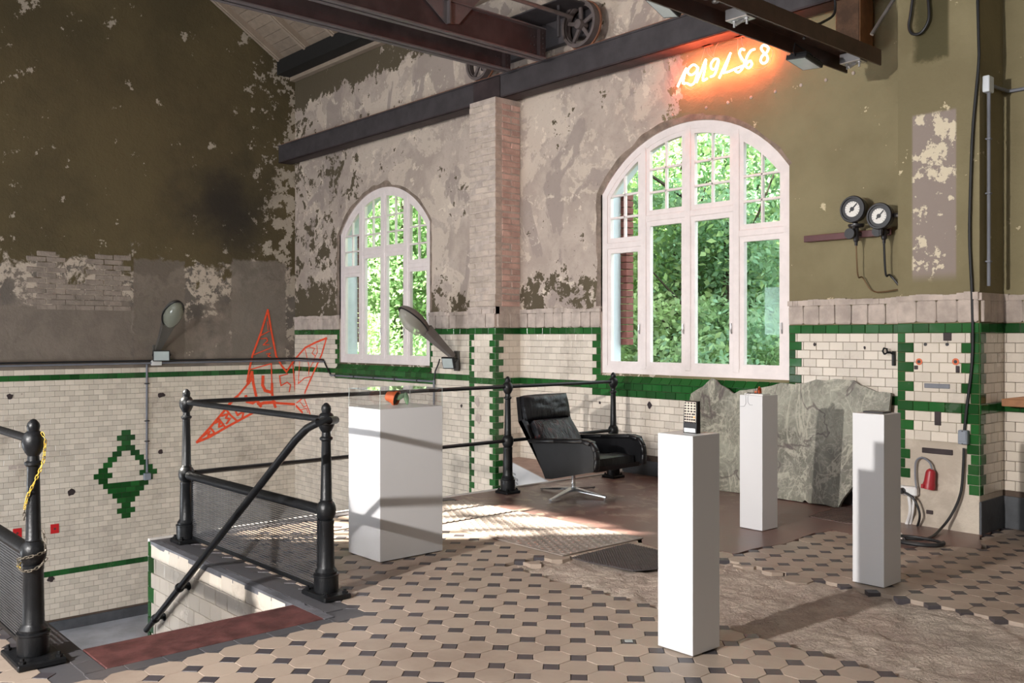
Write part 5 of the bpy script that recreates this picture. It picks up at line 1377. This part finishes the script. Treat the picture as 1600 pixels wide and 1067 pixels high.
tag(m.build('wooden_shelf',M['timber_light'],None,at=(a[0],7.38,a[2]-.07)),'end of a raw wooden board on the tiled wall at the right edge','shelf')
# studs left of an old pipe under the neon
m=MB(); pts=[(1050,180),(1103,168),(1137,160),(1173,152),(1211,143),(1251,133),(1290,125),(1333,114)]
for a,b in pts: c=onY(a,b,YB-.01); MB().ball((c[0],YB-.006,c[2]),.016,10,6,(1,.6,1)).build('plaster_plug',M['mortar'],wall_back)
# ---- left wall installations
o=(XL+.03,4.5,1.07); t=thing('surface_conduit','long grey conduit and black cable along the top of the left wall tiles','conduit',o)
p=[onX(a,b,XL+.03) for a,b in ((-60,570),(100,568.5),(229,567.5),(330,566.5),(452,565.5))]; zc=sum(q[2] for q in p)/len(p)
MB().tube([(XL+.03,1.8,zc),(XL+.03,YB-.04,zc),(XL+.08,YB-.03,zc),(onY(507,565,YB-.03)[0],YB-.03,zc)],.014,8).build('conduit_pipe',M['conduit'],t,smooth=True,at=o)
MB().tube([(XL+.035,1.8,zc+.04),(XL+.035,YB-.05,zc+.035),(XL+.10,YB-.03,zc+.035),(onY(505,565,YB-.03)[0],YB-.03,zc+.03),(onY(512,578,YB-.03)[0],YB-.03,zc-.12),(onY(518,588,YB-.03)[0],YB-.03,zc-.22)],.012,8).build('black_cable',M['blackrub'],t,smooth=True,at=o)
yv=onX(229.5,650,XL+.02)[1]
MB().tube([(XL+.02,yv,zc-.02),(XL+.02,yv,onX(229,738,XL+.02)[2])],.016,8).build('drop_pipe',M['conduit'],t,smooth=True,at=o)
zq=onX(229,744,XL)[2]; MB().bbox(XL+.008,XL+.06,yv-.05,yv+.05,zq-.05,zq+.05,.006).build('outlet_box',M['greybox'],t,at=o)
for z in (.2,.75,-.1): MB().bbox(XL+.008,XL+.04,yv-.035,yv+.035,z-.008,z+.008,.002).build('pipe_clip',M['gauge_black'],t,at=o)
zs=onX(243,566,XL)[2]; MB().bbox(XL,XL+.05,onX(235,566,XL)[1],onX(251,566,XL)[1],zs-.045,zs+.035,.004).build('socket',M['white_plastic'],t,at=o)
o=(-11.3,YB-.03,.9); t=thing('surface_conduit','grey conduit running along the green tiles below the left arched window','conduit',o)
za=onY(530,587,YB-.05)[2]; xa=onY(516,586,YB-.05)[0]; xb=onY(678,594,YB-.05)[0]
MB().tube([(xa,YB-.05,za),(xb,YB-.05,za)],.014,8).build('conduit_pipe',M['conduit'],t,smooth=True,at=o)
MB().tube([(xb,YB-.05,za+.02),(xb,YB-.05,-1.0)],.014,8).build('drop_pipe',M['conduit'],t,smooth=True,at=o)
MB().tube([(xb,YB-.05,za),(xb+.03,YB-.05,za+.14),(xb+.14,YB-.08,za+.24),(xb+.22,YB-.12,za+.3)],.010,6).build('black_cable',M['blackrub'],t,smooth=True,at=o)
for k in range(5): x=xa+(xb-xa)*(k+.3)/5; MB().bbox(x-.012,x+.012,YB-.07,YB-.008,za-.02,za+.02,.003).build('pipe_clip',M['gauge_black'],t,at=o)
for (a,b),l in (((27,833),'left of the two small square red tags on the white tiles'),((85.5,826),'right of the two small square red tags on the white tiles')):
    c=onX(a,b,XL+.012); t=thing('red_tag',l,'sign',(XL+.01,c[1],c[2]),group='red tags on the left wall')
    MB().bbox(0,.006,-.055,.055,-.065,.065,.002).build('card',M['red_tag'],t); MB().lathe((.006,0,0),[(.016,0),(.016,.002)],12,(1,0,0)).build('centre_mark',M['pipe_red'],t)
# holes and scars in the left wall tiles
for a,b,r in ((111,769,.05),(80,979,.07),(15,619,.035),(79,905,.04),(252,617,.04),(250,706,.035),(95,835,.0)):
    if r==0: continue
    c=onX(a,b,XL); m=MB(); n=12; pts=[]
    for k in range(n):
        an=2*math.pi*k/n; rr=r*(.75+.5*random.random()); pts.append((XL+.0105,c[1]+rr*math.cos(an)*1.2,c[2]+rr*math.sin(an)))
    m.prism(pts,(.0015,0,0)); m.build('tile_scar',M['steel_redbrown'],wall_left)
for x0,x1,y0,y1 in ((13,26,727,733),(28,41,725,731)):
    a=onX(x0,y0,XL); b=onX(x1,y1,XL); MB().box(XL,XL+.0115,a[1],b[1],b[2],a[2]).build('missing_tile',M['mortar'],wall_left)
for a,b,r in ((868,636,.035),(1016,633,.03),(1012,722,.05),(938,629,.015),(722,634,.02),(1274,538,.014),(1352,543,.012)):
    c=onY(a,b,YB); pts=[(c[0]+r*(.7+.5*random.random())*math.cos(k*.6),YB-.0105,c[2]+r*1.2*(.7+.5*random.random())*math.sin(k*.6)) for k in range(10)]
    MB().prism(pts,(0,-.0015,0)).build('tile_scar',M['steel_redbrown'],wall_back)
# ---- pier scars
for a,b in ((746,627),(748,653)):
    c=onY(a,b,PY); m=MB().prism([(c[0]+.055*math.cos(k*.7)*(.7+.5*random.random()),PY-.002,c[2]+.07*math.sin(k*.7)*(.7+.5*random.random())) for k in range(9)],(0,-.002,0)); m.build('tile_scar',M['mortar'],pier)
# ---- red wall drawing (strokes lie on the left wall, some on the back wall)
sc_=4.641
DRW=[(5,[(550,65),(500,230),(440,390),(415,500),(400,585)]),(5,[(550,65),(575,220),(610,400),(650,470),(685,515)]),(5,[(685,515),(740,430),(820,340),(900,300),(975,270),(940,390),(890,500),(820,660),(818,670)]),
(2.5,[(490,255),(560,220)]),(2.5,[(500,275),(540,270),(548,290),(515,320),(558,318)]),(2.5,[(450,390),(575,340)]),(2.5,[(540,385),(568,380),(550,400),(570,408)]),(2,[(548,150),(552,210)]),
(3,[(425,497),(575,455),(580,660),(585,720)]),(8,[(435,515),(420,580),(405,600)]),(7,[(435,515),(445,600),(465,690),(480,745),(500,765)]),(5,[(415,590),(340,680),(275,750)]),
(8,[(515,548),(512,610),(530,650),(580,665)]),(7,[(580,600),(580,665),(590,730),(605,770)]),
(3,[(695,530),(635,545),(645,615),(690,590),(715,610),(705,660)]),(3,[(730,450),(740,560),(750,670)]),(2.5,[(780,440),(770,600),(815,560),(860,550)]),(2.5,[(820,350),(850,480),(845,540)]),(2,[(905,320),(910,370),(860,480)]),(2,[(850,335),(890,345),(870,380),(895,400),(880,450)]),
(6,[(35,1025),(130,920),(240,790),(290,720),(330,690)]),(6,[(35,1025),(130,985),(260,910),(390,840),(480,790)]),(5,[(130,915),(165,960)]),(5,[(190,850),(235,910)]),(5,[(245,785),(280,830),(320,865)]),(4,[(85,980),(130,945),(115,980),(160,960)]),(5,[(170,885),(200,870),(195,915),(230,900)]),(5,[(215,835),(260,820),(245,850),(275,855),(250,890)]),(5,[(310,785),(330,830),(375,800),(365,845)]),
(8,[(390,690),(400,730),(440,740),(470,720),(490,750),(520,740),(600,735)]),(6,[(600,740),(680,745),(745,750),(800,810)]),(3,[(745,750),(810,700),(850,800),(870,875)]),(2,[(780,725),(810,770),(830,760)]),(2,[(790,790),(830,780),(840,810)])]
t=thing('wall_drawing','large star-shaped line drawing with numbers painted in red across the wall corner','wall drawing',(XL+.012,6.4,.6)); o=(XL+.012,6.4,.6)
cornerx=461.5
def wallpt(px,py):
    if px<cornerx: p=onX(px,py,XL+.0125); return Vector(p),0
    p=onY(px,py,YB-.011); return Vector(p),1
for wd,L in DRW:
    Lp=[(300+a/sc_,470+b/sc_) for a,b in L]; dense=[]
    for a,b in zip(Lp,Lp[1:]):
        n=max(1,int(math.hypot(b[0]-a[0],b[1]-a[1])/3))
        dense += [(a[0]+(b[0]-a[0])*k/n,a[1]+(b[1]-a[1])*k/n) for k in range(n)]
    dense.append(Lp[-1]); m=MB(); r=wd/sc_*15.2/FPX*1.35
    for si,(a,b) in enumerate(zip(dense,dense[1:])):
        pa,wa=wallpt(*a); pb,wb=wallpt(*b)
        if wa!=wb or (pb-pa).length<1e-4: continue
        n=Vector((1,0,0)) if wa==0 else Vector((0,-1,0)); d=(pb-pa); l=d.length; d.normalize(); m.obox((pa+pb)/2,d,n.cross(d),n,l/2+r*.6,r,.0008+.0006*(si%4)+random.uniform(0,.0004))
    if m.v: m.build('paint_stroke',M['red_paint'],t,at=o)

# ================================================================== OUTSIDE
m=MB().box(-60,12,7.95,60,-.6,-.3); tag(m.build('forest_ground',M['soil_out']),'leafy ground of the wood outside the windows','ground')['kind']='structure'
def leaves(n, c, rad, size, seed, flat=.75):
    g=np.random.default_rng(seed); d=g.normal(size=(n,3)); d/=np.linalg.norm(d,axis=1)[:,None]; r=g.random(n)**.45
    p=np.array(c)+d*r[:,None]*np.array(rad)
    # clumping
    k=max(6,n//220); cl=np.array(c)+(lambda q:(q/np.linalg.norm(q,axis=1)[:,None]))(g.normal(size=(k,3)))*(g.random(k)**.4)[:,None]*np.array(rad); near=g.integers(0,k,n); mix=g.random(n)<.8
    p[mix]=cl[near[mix]]+g.normal(size=(mix.sum(),3))*np.array([.40,.40,.22])*max(rad)*.30
    nn=g.normal(size=(n,3))+np.array([0,-.6,1.0])*flat; nn/=np.linalg.norm(nn,axis=1)[:,None]
    u=np.cross(nn,g.normal(size=(n,3))); u/=np.linalg.norm(u,axis=1)[:,None]; v=np.cross(nn,u); s=(size*(.6+.8*g.random(n)))[:,None]
    A=p-u*s; B=p+v*s*.55+nn*s*.12; C=p+u*s; D=p-v*s*.55+nn*s*.12
    V=np.stack([A,B,C,D],1).reshape(-1,3)
    return V, n
def leafmesh(name, V, n, mt, parent, o):
    me=bpy.data.meshes.new(name); me.vertices.add(4*n); me.vertices.foreach_set('co',(V-np.array(o)).astype(np.float32).ravel()); me.loops.add(4*n); me.loops.foreach_set('vertex_index',np.arange(4*n,dtype=np.int32)); me.polygons.add(n); me.polygons.foreach_set('loop_start',np.arange(0,4*n,4,dtype=np.int32)); me.polygons.foreach_set('loop_total',np.full(n,4,dtype=np.int32)); me.materials.append(mt); me.update(); me.validate()
    ob=bpy.data.objects.new(name,me); COL.objects.link(ob); ob.parent=parent; return ob
def tree(x,y,h,rad,n,size,mt,label,seed,lean=0,cz=None):
    o=(x,y,-.3); t=thing('tree',label,'tree',o,group='trees outside the windows'); g=random.Random(seed)
    cz=cz if cz is not None else h*.62
    V,n=leaves(int(n*3.2),(x,y,cz),rad,size*.50,seed); stuff(leafmesh('foliage',V,n,mt,t,o))
    m=MB(); p=[Vector((x+lean*k/6+.05*g.uniform(-1,1),y+.05*g.uniform(-1,1),-.3+h*k/6)) for k in range(7)]; m.tube(crv(p,3),[max(.02,.10*(1-k/20.)) for k in range(len(crv(p,3)))],7); m.build('trunk',M['bark'],t,smooth=True,at=o)
    for k in range(5):
        a=p[1+k%5]; d=Vector((g.uniform(-1,1),g.uniform(-1,.3),g.uniform(.4,1.0))).normalized()*g.uniform(1.0,2.2); b=MB().tube(crv([a,a+d*.5+Vector((0,0,-.06)),a+d],4),[.035,.032,.03,.027,.024,.02,.016,.013,.010],5); b.build('branch',M['bark'],t,smooth=True,at=o)
    return t
def dirpt(px,dist): r=ray(px,500); q=math.hypot(r[0],r[1]); return r[0]/q*dist, r[1]/q*dist
SPEC=[(965,15.5,7,(2.0,1.8,3.0),4200,.13,'leaf_a','bright maple seen through the left panes of the right window'),
 (1040,14.0,7,(1.8,1.6,3.2),4600,.12,'leaf_b','yellow-green maple with a slanting stem in the right window'),
 (1105,16.5,8,(2.2,2.0,3.4),5200,.13,'leaf_a','tall maple behind the middle of the right window'),
 (1120,13.2,5,(1.2,1.2,1.8),2400,.09,'leaf_c','young dark fir-like tree low in the right window'),
 (1185,14.5,7,(1.9,1.7,3.2),4600,.12,'leaf_c','deep green maple at the right side of the right window'),
 (1240,17.0,8,(2.4,2.2,3.6),4200,.14,'leaf_a','broad maple half hidden by the right jamb of the right window'),
 (1060,23.0,12,(4.5,3.5,5.5),6500,.20,'leaf_a','large distant tree filling the right window behind the maples'),
 (1180,25.0,12,(4.5,3.5,5.5),6500,.20,'leaf_c','large dark distant tree behind the right window'),
 (545,21.0,8,(2.0,1.8,3.4),3600,.14,'leaf_a','sunlit maple in the left panes of the left window'),
 (585,23.5,9,(2.4,2.2,4.0),4600,.14,'leaf_a','pale green maple behind the middle of the left window'),
 (630,20.0,8,(2.0,1.8,3.6),4200,.12,'leaf_a','leafy maple behind the street lamp in the left window'),
 (668,22.0,8,(2.2,2.0,3.6),3800,.14,'leaf_a','maple at the right side of the left window'),
 (600,34.0,13,(6,5,6.5),6500,.26,'leaf_a','large pale distant tree behind the left window')]
for k,(px,ds,h,rad,n,sz,mt,lb) in enumerate(SPEC):
    x,y=dirpt(px,ds); tree(x,y,h,rad,n,sz,M[mt],lb,40+k,random.uniform(-.8,.8),cz=HC+ (1.2 if ds<20 else 2.2))
# undergrowth
for k,(px,ds,mt,lb) in enumerate(((970,12.6,'leaf_b','low bright shrub at the foot of the left panes of the right window'),(1060,12.2,'leaf_a','low shrub below the middle panes of the right window'),(1150,12.0,'leaf_c','low dark shrub at the foot of the right panes of the right window'),(1225,12.6,'leaf_a','low shrub under the right jamb of the right window'),(560,18.5,'leaf_b','low shrub at the foot of the left window, left side'),(640,17.0,'leaf_a','low shrub at the foot of the left window, right side'))):
    x,y=dirpt(px,ds); o=(x,y,-.3); t=thing('shrub',lb,'shrub',o,group='shrubs outside the windows'); V,n=leaves(6500,(x,y,.75),(1.5,1.2,1.2),.046,90+k); stuff(leafmesh('foliage',V,n,M[mt],t,o))
    m=MB()
    for q in range(4): m.tube([(x+random.uniform(-.3,.3),y,-.3),(x+random.uniform(-.9,.9),y+random.uniform(-.5,.5),1.1)],[.02,.008],5)
    m.build('stems',M['bark'],t,at=o)
# neighbouring house with a dark roof glimpsed through the left window
x,y=dirpt(632,27.0); o=(x,y,-.3); t=thing('house','orange-walled house with a dark tiled roof glimpsed between leaves in the left window','house',o)
MB().box(x-2,x+2.2,y,y+4,-.3,1.5).build('wall',M['house_wall'],t,at=o)
for k in range(7): MB().obox((x+.1,y-.3+k*.28,1.5+k*.17),(1,0,0),(0,.85,.52),(0,-.52,.85),2.6,.19,.025,.005).build('roof_course',M['house_roof'],t,at=o)
